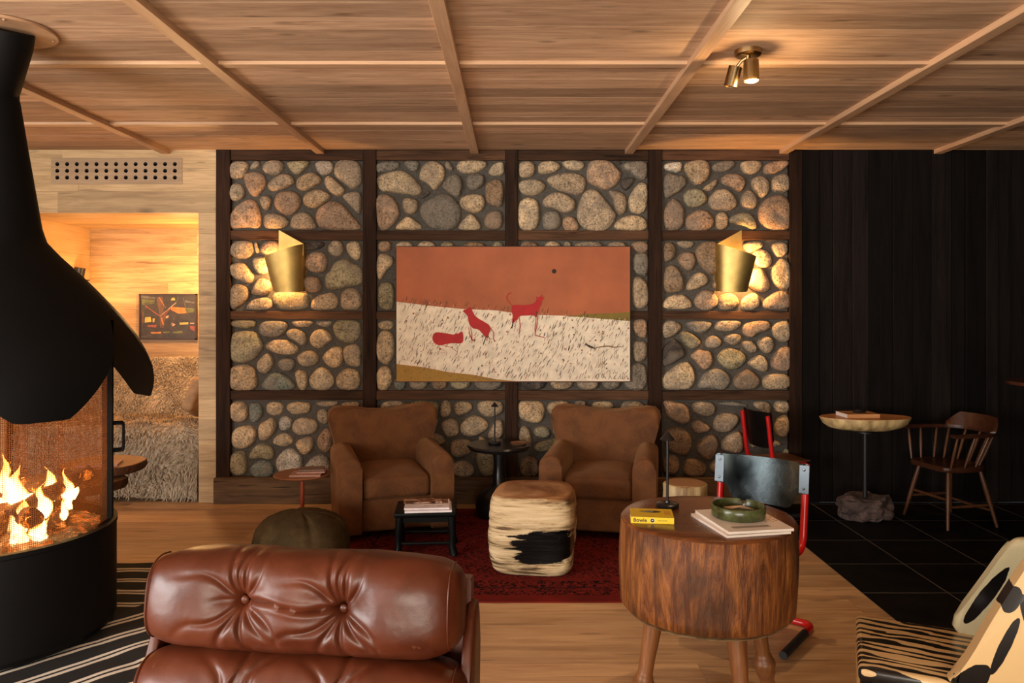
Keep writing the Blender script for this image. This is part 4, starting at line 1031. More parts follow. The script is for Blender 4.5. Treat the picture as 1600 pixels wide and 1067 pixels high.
# ---------------------------------------------------------------- brass sconces on the stone wall
M['sconce'] = plain('polished_brass', (0.60, 0.43, 0.15), 0.5, 1.0, 0.2, 7)
def make_sconce(sx, label):
    YW = 6.255
    c0 = W(448 if sx < 0 else 1147, 420, YW)
    t = thing('wall_sconce', label, 'wall lamp', (c0.x, YW, c0.z), 0, 'rolled brass wall sconces')
    mid = 797.3
    def L(px, py, dy):      # px given for the left lamp; mirrored for the right one
        p = W(px if sx < 0 else 2*mid-px, py, YW-dy*0.0)
        return Vector((p.x-c0.x, -dy, p.z-c0.z))
    # curled front sheet: from the wall on the inner side, out and round to the open outer side
    top = [(477, 381.5, -0.06), (476, 382, 0.05), (470, 384, 0.09), (458, 388.5, 0.125), (444, 393.5, 0.14), (430, 398, 0.13), (419, 401.5, 0.10)]
    bot = [(474, 455, -0.06), (473.5, 455.5, 0.04), (469, 456, 0.07), (460, 456.8, 0.095), (450, 457, 0.105), (441, 456.8, 0.10), (432, 456, 0.08)]
    bm = bmesh.new(); rows = []
    for j in range(9):
        k = j/8
        rows.append([bm.verts.new(L(*[a_*(1-k)+b_*k for a_, b_ in zip(p, q)])) for p, q in zip(top, bot)])
    for r0, r1 in zip(rows, rows[1:]):
        for i in range(6): bm.faces.new((r0[i], r0[i+1], r1[i+1], r1[i]))
    bmesh.ops.subdivide_edges(bm, edges=list(bm.edges), cuts=1, use_grid_fill=True, smooth=0.6)
    bmesh.ops.solidify(bm, geom=list(bm.faces), thickness=0.0025)
    obj('brass_sheet', bm, M['sconce'], t, True, 60)
    # upright pointed tail of the same roll
    bm = bmesh.new()
    prism(bm, [(L(438.3, 360.3, 0).x, L(438.3, 360.3, 0).z), (L(476.5, 381.6, 0).x, L(476.5, 381.6, 0).z), (L(476, 400, 0).x, L(476, 400, 0).z), (L(437.8, 425, 0).x, L(437.8, 425, 0).z)], -0.045, -0.0425, 'Y')
    obj('pointed_tail', bm, M['sconce'], t, False)
    bm = bmesh.new(); bx(bm, (-0.04, -0.015, -0.05), (0.04, 0.0, 0.03), bevel=0.003)
    obj('wall_plate', bm, M['old_brass'], t)
    bm = bmesh.new(); lathe(bm, [(0.0, -0.03), (0.012, -0.025), (0.02, 0.0), (0.014, 0.025), (0.0, 0.03)], 16, (0.0, -0.065, -0.04))
    n_ = M.get('bulb')
    obj('bulb', bm, n_, t)
    return t, c0
n = N('lit_bulb'); n.b.inputs['Emission Color'].default_value = (1.0, 0.62, 0.25, 1); n.b.inputs['Emission Strength'].default_value = 12; M['bulb'] = n.m
WARM = (1.0, 0.52, 0.17)
for sx, lb in ((-1, 'rolled brass sconce on the stones left of the large painting'), (1, 'rolled brass sconce on the stones right of the large painting')):
    t, c0 = make_sconce(sx, lb)
    point('sconce_light', (c0.x+sx*0.05, 6.255-0.07, c0.z-0.02), 24 if sx > 0 else 14, WARM, 0.015)

# ---------------------------------------------------------------- ceiling spotlights
p = Vector((1.19, 3.86, CZ))
cs = thing('ceiling_spotlight', 'aged brass ceiling light with two cylinder heads, one of them lit', 'ceiling light', p)
bm = bmesh.new(); lathe(bm, [(0.0, -0.030), (0.058, -0.030), (0.066, -0.024), (0.068, 0.0)], 40); lathe(bm, [(0.0, -0.05), (0.012, -0.05), (0.012, -0.03)], 16); obj('canopy', bm, M['old_brass'], cs)
def head(c, d, r_, l_, nm):
    bm = bmesh.new(); d = Vector(d).normalized(); c = Vector(c)
    tube(bm, [c, c+d*l_], r_, 28, cap=False)
    vs = [v for v in bm.verts]
    f_ = bm.faces.new([v for v in vs[:28]][::-1])
    bmesh.ops.solidify(bm, geom=list(bm.faces), thickness=0.003)
    o = obj(nm, bm, M['old_brass'], cs, True, 40)
    return c+d*l_, d, o
e1, d1, h1 = head((0.012, -0.01, -0.055), (0.02, 0.0, -1), 0.038, 0.105, 'lamp_head')
e2, d2, h2 = head((-0.055, 0.03, -0.075), (-0.22, 0.18, -1), 0.034, 0.10, 'lamp_head')
bm = bmesh.new(); tube(bm, [(0, 0, -0.03), (0.01, -0.005, -0.06)], 0.009, 10); tube(bm, [(0, 0, -0.035), (-0.03, 0.015, -0.05), (-0.055, 0.03, -0.085)], 0.008, 10); obj('swivel', bm, M['old_brass'], cs)
n = N('lit_lens'); n.b.inputs['Emission Color'].default_value = (1.0, 0.86, 0.62, 1); n.b.inputs['Emission Strength'].default_value = 18; M['lens'] = n.m
bm = bmesh.new(); lathe(bm, [(0.0, -0.013), (0.02, -0.010), (0.034, 0.0), (0.0, 0.004)], 24, (e1.x, e1.y, e1.z+0.004)); obj('lens', bm, M['lens'], cs)
point('spotlight_spill', p+e1+Vector((0, 0, -0.035)), 9, (1.0, 0.66, 0.34), 0.02)
spot('spotlight_beam', p+e1+Vector((0, 0, -0.03)), p+Vector((0.0, 0.15, -2.9)), 35, (1.0, 0.72, 0.42), math.radians(60), 0.6)
spot('spotlight_wall_beam', p+e2+Vector((-0.02, 0.02, -0.06)), (0.5, 6.2, 1.2), 16, (1.0, 0.70, 0.40), math.radians(75), 0.8)

# ---------------------------------------------------------------- round black pedestal table with lamp and dish
bt = thing('pedestal_table', 'round black pedestal table between the two brown armchairs', 'table', (-0.107, 5.86, RZ))
bm = bmesh.new(); lathe(bm, [(0.0, 0.500), (0.18, 0.500), (0.235, 0.515), (0.247, 0.535), (0.240, 0.548), (0.0, 0.548)], 56); obj('tabletop', bm, M['satin_black'], bt, True, 30)
bm = bmesh.new(); lathe(bm, [(0.0, 0.0), (0.14, 0.0), (0.180, 0.03), (0.188, 0.09), (0.17, 0.15), (0.13, 0.19), (0.075, 0.215), (0.052, 0.25), (0.045, 0.40), (0.05, 0.502), (0.0, 0.502)], 48); obj('pedestal', bm, M['satin_black'], bt, True, 50)
def make_lamp(label, loc, s=1.0):
    t = thing('table_lamp', label, 'lamp', loc, 0, None)
    bm = bmesh.new(); lathe(bm, [(0.0, 0.0), (0.046*s, 0.0), (0.05*s, 0.006), (0.05*s, 0.016), (0.044*s, 0.02), (0.012*s, 0.022), (0.010*s, 0.03), (0, 0.03)], 36); obj('lamp_base', bm, M['satin_black'], t, True, 40)
    bm = bmesh.new(); lathe(bm, [(0.0058*s, 0.028), (0.0058*s, 0.30)], 12); obj('pole', bm, M['satin_black'], t)
    bm = bmesh.new(); lathe(bm, [(0.0, 0.288), (0.030*s, 0.288), (0.031*s, 0.291), (0.005*s, 0.321), (0.0, 0.324)], 28); obj('lamp_shade', bm, M['satin_black'], t, True, 30)
    return t
lp = W(773, 690, 5.86)
make_lamp('slim black cordless lamp on the round black pedestal table', (lp.x, 5.86, 0.549+RZ))
lp = W(1040, 793, 3.27)
make_lamp('slim black cordless lamp behind the yellow book on the butcher block table', (lp.x+0.004, 3.25, 0.7515), 0.98)
ds = thing('small_dish', 'small shallow copper coloured dish on the round black pedestal table', 'dish', (W(810, 690, 5.85).x, 5.85, 0.549+RZ))
bm = bmesh.new(); lathe(bm, [(0.0, 0.0), (0.055, 0.0), (0.066, 0.014), (0.062, 0.014), (0.053, 0.004), (0.0, 0.004)], 32); obj('dish', bm, plain('copper_dish', (0.30, 0.15, 0.08), 0.35, 0.6), ds)

# ---------------------------------------------------------------- small copper side table with papers
M['copper_leg'] = plain('copper_lacquer', (0.42, 0.10, 0.055), 0.35, 0.3)
M['copper_top'] = wood('copper_table_top', (0.16, 0.06, 0.025), (0.34, 0.14, 0.06), 0, 2, 0.4, knots=False)
st_ = thing('side_table', 'small round reddish side table with one thin leg, left of the left armchair', 'side table', (-1.485, 5.36, 0.001))
bm = bmesh.new(); lathe(bm, [(0.0, 0.415), (0.12, 0.415), (0.185, 0.425), (0.197, 0.434), (0.193, 0.440), (0.0, 0.440)], 48); obj('tabletop', bm, M['copper_top'], st_, True, 30)
bm = bmesh.new(); lathe(bm, [(0.014, 0.012), (0.014, 0.30), (0.0165, 0.302), (0.0165, 0.318), (0.014, 0.32), (0.014, 0.416)], 20); obj('leg', bm, M['copper_leg'], st_, True, 30)
bm = bmesh.new(); lathe(bm, [(0.0, 0.0), (0.15, 0.0), (0.152, 0.006), (0.02, 0.014), (0, 0.014)], 40); obj('foot_plate', bm, M['copper_leg'], st_, True, 30)
M['cover_pink'] = plain('faded_pink_cover', (0.46, 0.27, 0.22), 0.6)
M['cover_grey'] = plain('grey_cover', (0.20, 0.14, 0.12), 0.6)
def booklet(name, label, cat, loc, rz, s, cover, group=None, pages=True, art=None, bevel=0.001):
    t = thing(name, label, cat, loc, rz, group)
    bm = bmesh.new()
    bx(bm, (-s[0]/2, -s[1]/2, s[2]-0.0012), (s[0]/2, s[1]/2, s[2])); bx(bm, (-s[0]/2, -s[1]/2, 0), (s[0]/2, s[1]/2, 0.0012)); bx(bm, (-s[0]/2, -s[1]/2, 0), (s[0]/2, -s[1]/2+0.0015, s[2]))
    obj('cover', bm, cover, t, False)
    bm = bmesh.new(); bx(bm, (-s[0]/2+0.002, -s[1]/2+0.0016, 0.0012), (s[0]/2-0.003, s[1]/2-0.003, s[2]-0.0012))
    obj('pages', bm, M['paper'], t, False)
    return t
booklet('magazine', 'pinkish magazine at the bottom of the pile on the reddish side table', 'magazine', (-1.44, 5.315, 0.4415), 0.06, (0.21, 0.15, 0.012), M['cover_pink'])
booklet('magazine', 'wider pinkish magazine in the middle of the pile on the reddish side table', 'magazine', (-1.415, 5.365, 0.454), 0.10, (0.19, 0.14, 0.010), M['cover_pink'])
booklet('magazine', 'dark grey magazine on top of the pile on the reddish side table', 'magazine', (-1.42, 5.38, 0.4645), 0.16, (0.17, 0.12, 0.010), M['cover_grey'])

# ---------------------------------------------------------------- pouf
n = N('olive_suede'); f = n.noise(n.coords(), 9, 5, 0.6, 0.4); f2 = n.noise(n.coords(), 120, 2)
n.color(n.ramp(n.mix(0.3, f, f2), [(0.3, (0.030, 0.020, 0.008)), (0.65, (0.075, 0.050, 0.022))])); n.set(0.95, 0, Specular_IOR_Level=0.1); n.bump(f2, 0.2, 0.002); M['suede'] = n.m
pf = thing('pouf', 'domed dark olive suede pouf in front of the left armchair', 'pouf', (-1.285, 4.62, 0.0))
bm = bmesh.new()
prof_ = [(0.0, 0.012), (0.24, 0.012), (0.278, 0.05), (0.290, 0.12), (0.288, 0.20), (0.268, 0.275), (0.225, 0.325), (0.165, 0.352), (0.09, 0.366), (0.0, 0.370)]
fine = []
for (r0, z0), (r1, z1) in zip(prof_, prof_[1:]):
    for k in range(3): fine.append((r0+(r1-r0)*k/3, z0+(z1-z0)*k/3))
fine.append(prof_[-1])
lathe(bm, fine, 84)
for v in bm.verts:
    th = math.atan2(v.co.y, v.co.x); rr = math.hypot(v.co.x, v.co.y)
    s_ = 1-0.045*math.exp(-(((math.degrees(th)+60+360) % 60-30)/30-0)**2*0) if False else 1
    d = abs(((math.degrees(th)+62) % 60)-30)       # six seams
    g = math.exp(-((30-d)/3.2)**2)
    if v.co.z > 0.02:
        v.co.x *= 1-0.035*g; v.co.y *= 1-0.035*g; v.co.z -= 0.012*g*min(1, rr/0.1)
obj('pouf_body', bm, M['suede'], pf, True, 80)
bm = bmesh.new()
for k in range(6):
    th = math.radians(-62+30+60*k-0)
    path = [(r_*0.985*math.cos(th)*0.985, r_*0.985*math.sin(th)*0.985, z-0.003) for r_, z in prof_[2:]]
    tube(bm, path, 0.003, 6)
obj('piping', bm, M['suede'], pf, True)

# ---------------------------------------------------------------- small black stool and its magazines
M['lacquer'] = plain('black_lacquer', (0.004, 0.005, 0.005), 0.3, 0, 0.1, 10, 0.1, Specular_IOR_Level=0.12)
sp_ = on_floor(664, 868, RZ)
bs = thing('stool', 'low black lacquered stool in front of the left armchair, carrying magazines', 'stool', (-0.575, 5.035, RZ), math.radians(4))
bm = bmesh.new(); box(bm, (0, 0, 0.268), (0.40, 0.32, 0.034), 0.012, 3); obj('seat', bm, M['lacquer'], bs)
bm = bmesh.new(); bx(bm, (-0.165, -0.135, 0.215), (0.165, -0.12, 0.255)); bx(bm, (-0.165, 0.12, 0.215), (0.165, 0.135, 0.255)); bx(bm, (-0.17, -0.13, 0.215), (-0.155, 0.13, 0.255)); bx(bm, (0.155, -0.13, 0.215), (0.17, 0.13, 0.255)); obj('apron', bm, M['lacquer'], bs)
for x in (-1, 1):
    for y in (-1, 1):
        bm = bmesh.new(); tube(bm, [(x*0.165, y*0.125, 0.255), (x*0.175, y*0.133, 0.13), (x*0.17, y*0.13, 0.06), (x*0.185, y*0.14, 0.001)], [0.026, 0.021, 0.024, 0.028], 10); obj('leg', bm, M['lacquer'], bs)
for y in (-0.13, 0.13):
    bm = bmesh.new(); tube(bm, [(-0.17, y, 0.08), (0.17, y, 0.08)], 0.012, 10); obj('stretcher', bm, M['lacquer'], bs)
M['white_cover'] = plain('white_cover', (0.85, 0.80, 0.82), 0.35)
n = N('photo_cover'); f = n.noise(n.coords(), 18, 3, 0.6, 1)
n.color(n.ramp(f, [(0.40, (0.06, 0.025, 0.012)), (0.5, (0.30, 0.13, 0.06)), (0.6, (0.55, 0.40, 0.32))])); n.set(0.3); M['photo_cover'] = n.m
zs = RZ+0.2855
m1 = booklet('magazine', 'white magazine at the bottom of the pile on the black stool', 'magazine', (-0.555, 4.985, zs), 0.10, (0.30, 0.235, 0.014), M['white_cover'])
m2 = booklet('magazine', 'white magazine with two black marks, on top of the pile on the black stool', 'magazine', (-0.565, 5.005, zs+0.0145), 0.08, (0.29, 0.225, 0.010), M['white_cover'])
for x, w_ in ((0.0, 0.05), (0.085, 0.05)):
    bm = bmesh.new()
    prism(bm, [(x-w_/2, -0.055), (x-w_/4, -0.066), (x+w_/4, -0.067), (x+w_/2, -0.055), (x+w_/4, -0.061), (x-w_/4, -0.060)], 0.0101, 0.0104, 'Z')
    obj('cover_mark', bm, M['dark_print'], m2, False)
bm = bmesh.new(); bx(bm, (-0.14, -0.01, 0.0101), (0.135, 0.108, 0.0106)); obj('cover_photo', bm, M['photo_cover'], m2, False)
m3 = booklet('magazine', 'thin brochure with a brown photo cover, at the back of the magazine pile', 'magazine', (-0.60, 5.06, zs+0.0255), 0.12, (0.25, 0.10, 0.006), M['photo_cover'])

# ---------------------------------------------------------------- pale log stool in the middle
n = N('split_log_wood')
v = n.coords((1.2, 1.2, 10)); f = n.noise(v, 1.5, 6, 0.65, 0.8); f2 = n.noise(n.coords((2, 2, 40)), 1.5, 4, 0.6)
c = n.ramp(n.mix(0.35, f, f2), [(0.40, (0.07, 0.042, 0.022)), (0.455, (0.30, 0.21, 0.11)), (0.505, (0.58, 0.44, 0.25)), (0.60, (0.76, 0.61, 0.38))])
at = n.n('ShaderNodeAttribute', attribute_name='tone')
s_ = n.n('ShaderNodeSeparateColor'); n.l(at.outputs['Color'], s_.inputs[0])
g = n.noise(n.coords((1.6, 1.6, 12)), 1.6, 6, 0.7, 0.6)
rot = n.math('ADD', s_.outputs[0], n.math('MULTIPLY', n.math('SUBTRACT', g, 0.5), 2.2))
c = n.mix(n.ramp(rot, [(0.44, 0.0), (0.52, 1.0)]), c, (0.004, 0.003, 0.003))
c = n.mix(n.math('MULTIPLY', s_.outputs[1], 0.75), c, n.ramp(f2, [(0.3, (0.20, 0.075, 0.025)), (0.7, (0.46, 0.20, 0.07))]))
n.color(c); n.set(0.6, Specular_IOR_Level=0.12); n.bump(n.mix(0.5, f, f2), 0.9, 0.02); M['split_log'] = n.m
lc = on_floor(832, 880, RZ)
ls = thing('log_stool', 'pale squared log stool with a charred black hollow, on the red rug', 'stool', (0.125, 4.72, RZ), math.radians(-7))
bm = bmesh.new(); nu_, nv_ = 96, 44
rings = []
for j in range(nv_+1):
    t_ = j/nv_; z = 0.475*t_
    if t_ < 0.5: sc = 0.90+0.10*math.sin(PI*min(1, t_*2.2)/2)
    else: sc = 1.0-0.10*max(0, (t_-0.5)*2)**3
    edge = min(t_, 1-t_)
    sc *= 1-0.085*max(0, 1-edge/0.07)**2
    ring = []
    for k in range(nu_):
        th = 2*PI*k/nu_; e_ = 2/4.2
        x = 0.268*math.copysign(abs(math.cos(th))**e_, math.cos(th)); y = 0.225*math.copysign(abs(math.sin(th))**e_, math.sin(th))
        p_ = Vector((x*sc, y*sc, z))
        dd = noise.noise(Vector((x*2, y*2, z*11)))*0.010+noise.noise(Vector((x*5, y*5, z*30)))*0.004
        # long crack sinking across the front
        zc = 0.315-0.12*(x+0.25)
        if y < 0: dd -= 0.022*math.exp(-((z-zc)/0.006)**2)
        hol = math.exp(-(((x-0.13)/0.19)**4+((z-0.165-0.12*max(0, x-0.1))/0.10)**4)) if y < 0.12 else 0
        dd -= 0.035*hol
        nrm = Vector((x, y, 0)).normalized()
        p_ += nrm*dd
        p_.z += 0.012*math.sin(th*1.0+0.5)*t_
        ring.append((p_, hol))
    rings.append([(bm.verts.new(p_), h_) for p_, h_ in ring])
Lr = bm.loops.layers.float_color.new('tone'); hv = {v_: h_ for r_ in rings for v_, h_ in r_}
def paint(f_):
    for lp_ in f_.loops:
        q = lp_.vert.co; h_ = hv.get(lp_.vert, 0)
        top_ = 1.0 if q.z > 0.455 else 0.0; rt = 1.0 if (q.x > 0.235 and q.z > 0.1) else 0
        lp_[Lr] = (0.05+0.85*h_+(0.25 if (q.y < -0.1 and 0.06 < q.z < 0.25 and q.x < 0.05) else 0), max(top_, rt*0.6), 0, 1)
for a_, b_ in zip(rings, rings[1:]):
    for k in range(nu_): paint(bm.faces.new((a_[k][0], a_[(k+1) % nu_][0], b_[(k+1) % nu_][0], b_[k][0])))
def fan(ring, z):
    prev = [v_ for v_, _ in ring]
    for s_2 in (0.75, 0.4):
        nx_ = [bm.verts.new((v_.co.x*s_2, v_.co.y*s_2, z+(0.003*noise.noise(v_.co*9)))) for v_, _ in ring]
        for k in range(nu_): paint(bm.faces.new((prev[k], prev[(k+1) % nu_], nx_[(k+1) % nu_], nx_[k])))
        prev = nx_
    c_ = bm.verts.new((0, 0, z))
    for k in range(nu_): paint(bm.faces.new((prev[k], prev[(k+1) % nu_], c_)))
fan(rings[-1], 0.478); fan(rings[0], 0.001)
obj('log_body', bm, M['split_log'], ls, True, 70)

# pale round stump behind the butcher block table
n = N('pale_bark'); v = n.coords((9, 9, 1.0)); f = n.noise(v, 1.6, 5, 0.65, 0.5)
n.color(n.ramp(f, [(0.3, (0.14, 0.08, 0.03)), (0.5, (0.46, 0.34, 0.17)), (0.75, (0.60, 0.48, 0.27))])); n.set(0.6); n.bump(f, 0.7, 0.015); M['pale_bark'] = n.m
n = N('stump_top'); sep = n.n('ShaderNodeSeparateXYZ'); n.l(n.coords(), sep.inputs[0])
rr_ = n.math('SQRT', n.math('ADD', n.math('MULTIPLY', sep.outputs[0], sep.outputs[0]), n.math('MULTIPLY', sep.outputs[1], sep.outputs[1])))
w_ = n.math('SINE', n.math('MULTIPLY', n.math('ADD', rr_, n.math('MULTIPLY', n.noise(n.coords(), 5, 3), 0.05)), 520))
n.color(n.ramp(n.math('MULTIPLY_ADD', w_, 0.5, 0.5), [(0, (0.24, 0.11, 0.045)), (1, (0.46, 0.25, 0.11))])); n.set(0.55); M['rings'] = n.m
sm = thing('stump', 'round pale debarked stump right of the right armchair', 'stump', (1.125, 4.98, RZ))
bm = bmesh.new(); lathe(bm, [(0.15, 0.002)]+[(0.147-0.008*math.sin(k), 0.05*k) for k in range(1, 9)]+[(0.141, 0.445), (0.133, 0.452)], 72)
for v_ in bm.verts:
    th = math.atan2(v_.co.y, v_.co.x); k = 1+0.05*noise.noise(Vector((math.cos(th)*2, math.sin(th)*2, 0)))+0.03*noise.noise(Vector((math.cos(th)*9, math.sin(th)*9, v_.co.z*1.5)))
    v_.co.x *= k; v_.co.y *= k
obj('trunk', bm, M['pale_bark'], sm, True, 60)
bm = bmesh.new(); lathe(bm, [(0.0, 0.4525), (0.128, 0.4525), (0.126, 0.455), (0, 0.455)], 60)
obj('cut_face', bm, M['rings'], sm)

# ---------------------------------------------------------------- butcher block table
n = N('block_side')
v = n.coords((11, 11, 1.6)); f = n.noise(v, 1.4, 6, 0.72, 1.6); f2 = n.noise(n.coords((34, 34, 6)), 1.6, 4, 0.7)
g = n.noise(n.coords((3, 3, 1.2)), 1.6, 4, 0.6, 0.6)
c = n.ramp(n.mix(0.3, f, f2), [(0.34, (0.022, 0.008, 0.003)), (0.45, (0.14, 0.042, 0.010)), (0.60, (0.34, 0.125, 0.028)), (0.8, (0.48, 0.21, 0.055))])
c = n.mix(n.ramp(g, [(0.42, 0.85), (0.55, 0.0)]), c, (0.06, 0.022, 0.009))
n.color(c); n.set(0.45); n.bump(n.mix(0.5, f, f2), 0.9, 0.014); M['block_side'] = n.m
n = N('block_top')
f = n.noise(n.coords((2, 9, 2)), 1.6, 5, 0.6, 0.8); g = n.noise(n.coords(), 3, 4)
n.color(n.mix(n.ramp(g, [(0.4, 0.0), (0.7, 0.6)]), n.ramp(f, [(0.3, (0.09, 0.026, 0.008)), (0.7, (0.26, 0.085, 0.022))]), (0.05, 0.016, 0.006)))
n.set(n.ramp(g, [(0.3, 0.16), (0.7, 0.34)])); n.bump(f, 0.06, 0.003); M['block_top'] = n.m
M['turned_leg'] = wood('turned_leg_wood', (0.10, 0.035, 0.012), (0.26, 0.105, 0.035), 2, 1.5, 0.4, knots=False)
BX_, BY_, BZ = 0.792, 3.12, 0.751
bt2 = thing('butcher_block_table', 'thick round butcher block table on three turned legs, right of centre', 'table', (BX_, BY_, 0))
def blocky(bm, prof, amp=0.006, seg=120):
    vs = lathe(bm, prof, seg)
    for v_ in vs:
        r_ = math.hypot(v_.co.x, v_.co.y)
        if r_ < 0.2: continue
        th = math.atan2(v_.co.y, v_.co.x)
        k = 1+0.012*math.sin(2*th+0.6)+amp/0.35*(noise.noise(Vector((math.cos(th)*3, math.sin(th)*3, v_.co.z*2)))*1.2+noise.noise(Vector((math.cos(th)*14, math.sin(th)*14, v_.co.z*4)))*0.5)
        v_.co.x *= k; v_.co.y *= k
bm = bmesh.new(); blocky(bm, [(0.0, 0.385), (0.30, 0.385), (0.335, 0.392)]+[(0.345+0.005*math.sin(PI*k/10)+0.003*k/10, 0.40+0.033*k) for k in range(0, 11)]+[(0.349, 0.741)])
obj('block', bm, M['block_side'], bt2, True, 50)
bm = bmesh.new(); blocky(bm, [(0.349, 0.740), (0.345, 0.748), (0.336, 0.7515), (0.25, 0.7515), (0.0, 0.7515)])
obj('tabletop', bm, M['block_top'], bt2, True, 50)
bm = bmesh.new(); blocky(bm, [(0.0, 0.378), (0.325, 0.378), (0.332, 0.384), (0.0, 0.386)]); obj('lower_edge', bm, M['pale_bark'], bt2, True, 50)
for th in (197, 283, 20):
    c_, s_ = math.cos(math.radians(th)), math.sin(math.radians(th))
    bm = bmesh.new()
    prf = [(0.0, 0.030), (0.03, 0.030), (0.07, 0.040), (0.105, 0.046), (0.13, 0.036), (0.15, 0.030), (0.2, 0.030), (0.28, 0.034), (0.38, 0.040)]
    path = []; rr_ = []
    for z, r_ in prf:
        o_ = 0.235+0.07*(0.38-z)/0.38
        path.append((c_*o_, s_*o_, z+0.0005)); rr_.append(r_)
    P_, R_ = [], []
    for i in range(len(path)-1):
        for k in range(4):
            P_.append(Vector(path[i]).lerp(Vector(path[i+1]), k/4)); R_.append(rr_[i]+(rr_[i+1]-rr_[i])*(0.5-0.5*math.cos(PI*k/4)))
    P_.append(path[-1]); R_.append(rr_[-1])
    tube(bm, P_, R_, 24)
    obj('leg', bm, M['turned_leg'], bt2, True, 60)

# yellow paperback
M['yellow'] = plain('yellow_cover', (0.80, 0.56, 0.006), 0.35, 0, 0.05)
yb = booklet('book', 'yellow paperback lying on the butcher block table', 'book', (0.556, 3.065, BZ+0.001), math.radians(-7), (0.168, 0.130, 0.026), M['yellow'])
bm = bmesh.new()
prism(bm, [(-0.05, 0.018), (-0.035, 0.027), (-0.01, 0.033), (0.015, 0.034), (0.03, 0.029), (0.04, 0.018), (0.028, 0.007), (0.01, 0.002), (-0.02, 0.007)], 0.0261, 0.0264, 'Z')
obj('cover_shape', bm, M['dark_print'], yb, False)
bm = bmesh.new()
for i in range(5): bx(bm, (0.052+0.005*i, -0.03+0.006*(i % 2), 0.0261), (0.0535+0.005*i, 0.045-0.01*(i % 3), 0.0264))
obj('cover_lettering', bm, plain('orange_print', (0.55, 0.10, 0.01), 0.5), yb, False)
bm = bmesh.new(); bx(bm, (-0.033, 0.0165, 0.0265), (0.008, 0.0205, 0.0267)); obj('cover_title', bm, M['paper'], yb, False)
me = text_mesh('Bowie', 0.021, 0.0003, True); o = link('spine_lettering', me, M['dark_print'], yb); o.location = (-0.048, -0.0655, 0.013); o.rotation_euler = (PI/2, 0, 0)
bm = bmesh.new(); prism(bm, [(0.0+0.0105*math.cos(k*PI/8), 0.013+0.0098*math.sin(k*PI/8)) for k in range(16)], -0.0656, -0.0652, 'Y'); obj('spine_ring', bm, plain('pale_yellow', (0.75, 0.70, 0.25), 0.5), yb, False)
bm = bmesh.new(); prism(bm, [(0.0+0.008*math.cos(k*PI/8), 0.013+0.0075*math.sin(k*PI/8)) for k in range(16)], -0.0660, -0.0656, 'Y'); obj('spine_badge', bm, M['dark_print'], yb, False)
bm = bmesh.new(); prism(bm, [(0.0+0.0035*math.cos(k*PI/8), 0.014+0.002*math.sin(k*PI/8)) for k in range(16)], -0.0664, -0.0660, 'Y'); obj('spine_badge_mark', bm, M['paper'], yb, False)
bm = bmesh.new(); x = 0.020
rq = random.Random(4)
while x < 0.058: w_ = rq.uniform(0.001, 0.003); bx(bm, (x, -0.0656, 0.0115), (x+w_, -0.0652, 0.0115+rq.uniform(0.002, 0.004))); x += w_+0.0012
obj('spine_small_print', bm, plain('olive_print', (0.12, 0.10, 0.01), 0.5), yb, False)

# two white magazines and the green ashtray
M['mag_white'] = plain('cream_cover', (0.82, 0.74, 0.66), 0.3, 0, 0.04)
mg1 = booklet('magazine', 'white magazine under another on the butcher block table', 'magazine', (0.885, 2.99, BZ+0.001), math.radians(12), (0.262, 0.31, 0.010), M['mag_white'])
mg2 = booklet('magazine', 'white magazine with a printed cover, directly under the green ashtray', 'magazine', (0.900, 2.995, BZ+0.0115), math.radians(10), (0.262, 0.31, 0.011), M['mag_white'])
bm = bmesh.new()
for i in range(17): prism(bm, [(-0.09+0.009*i, -0.12), (-0.086+0.009*i, -0.12), (-0.090+0.009*i, -0.095), (-0.095+0.009*i, -0.097)], 0.0111, 0.0113, 'Z')
obj('cover_drawing', bm, M['dark_print'], mg2, False)
bm = bmesh.new(); rq = random.Random(8)
for i in range(16):
    x, y = rq.uniform(0.05, 0.12), rq.uniform(-0.07, 0.05); w_ = rq.uniform(0.004, 0.012)
    prism(bm, [(x, y), (x+w_, y+0.002), (x+w_*0.7, y+0.008), (x-0.002, y+0.006)], 0.0111, 0.0113, 'Z')
obj('cover_motif', bm, plain('orange_ink', (0.50, 0.20, 0.05), 0.5), mg2, False)
n = N('green_glaze'); f = n.noise(n.coords((1, 1, 1)), 14, 5, 0.6, 0.8)
n.color(n.ramp(f, [(0.3, (0.030, 0.028, 0.009)), (0.5, (0.065, 0.080, 0.028)), (0.75, (0.11, 0.13, 0.055))])); n.set(0.25); M['green'] = n.m
ash = thing('ashtray', 'round green glazed ashtray with a notch in its rim, on the white magazines', 'ashtray', (0.895, 3.03, BZ+0.0235))
bm = bmesh.new()
seg = 72; prof_ = [(0.0, 0.0), (0.098, 0.0), (0.104, 0.006), (0.106, 0.044), (0.103, 0.047), (0.098, 0.047), (0.096, 0.044), (0.094, 0.012), (0.0, 0.010)]
lathe(bm, prof_, seg)
for v_ in bm.verts:
    th = math.degrees(math.atan2(v_.co.y, v_.co.x))
    if v_.co.z > 0.040 and abs(th-62) < 6: v_.co.z -= 0.017
obj('bowl', bm, M['green'], ash, True, 50)
bm = bmesh.new(); prism(bm, [(-0.05, 0.02), (-0.02, 0.035), (0.02, 0.02), (0.06, -0.01), (0.055, -0.02), (0.02, 0.005), (-0.02, 0.01), (-0.055, 0.005)], 0.036, 0.0375, 'Z')
for v_ in bm.verts: v_.co.z += 0.006*math.sin(v_.co.x*60)-0.002
o = obj('paper_scrap', bm, plain('peach_paper', (0.55, 0.33, 0.20), 0.6), None, False); o.location = (0.890, 3.02, BZ+0.0235)
for v_ in o.data.vertices: pass
props(o, 'crumpled peach paper scrap lying in the green ashtray', 'paper')

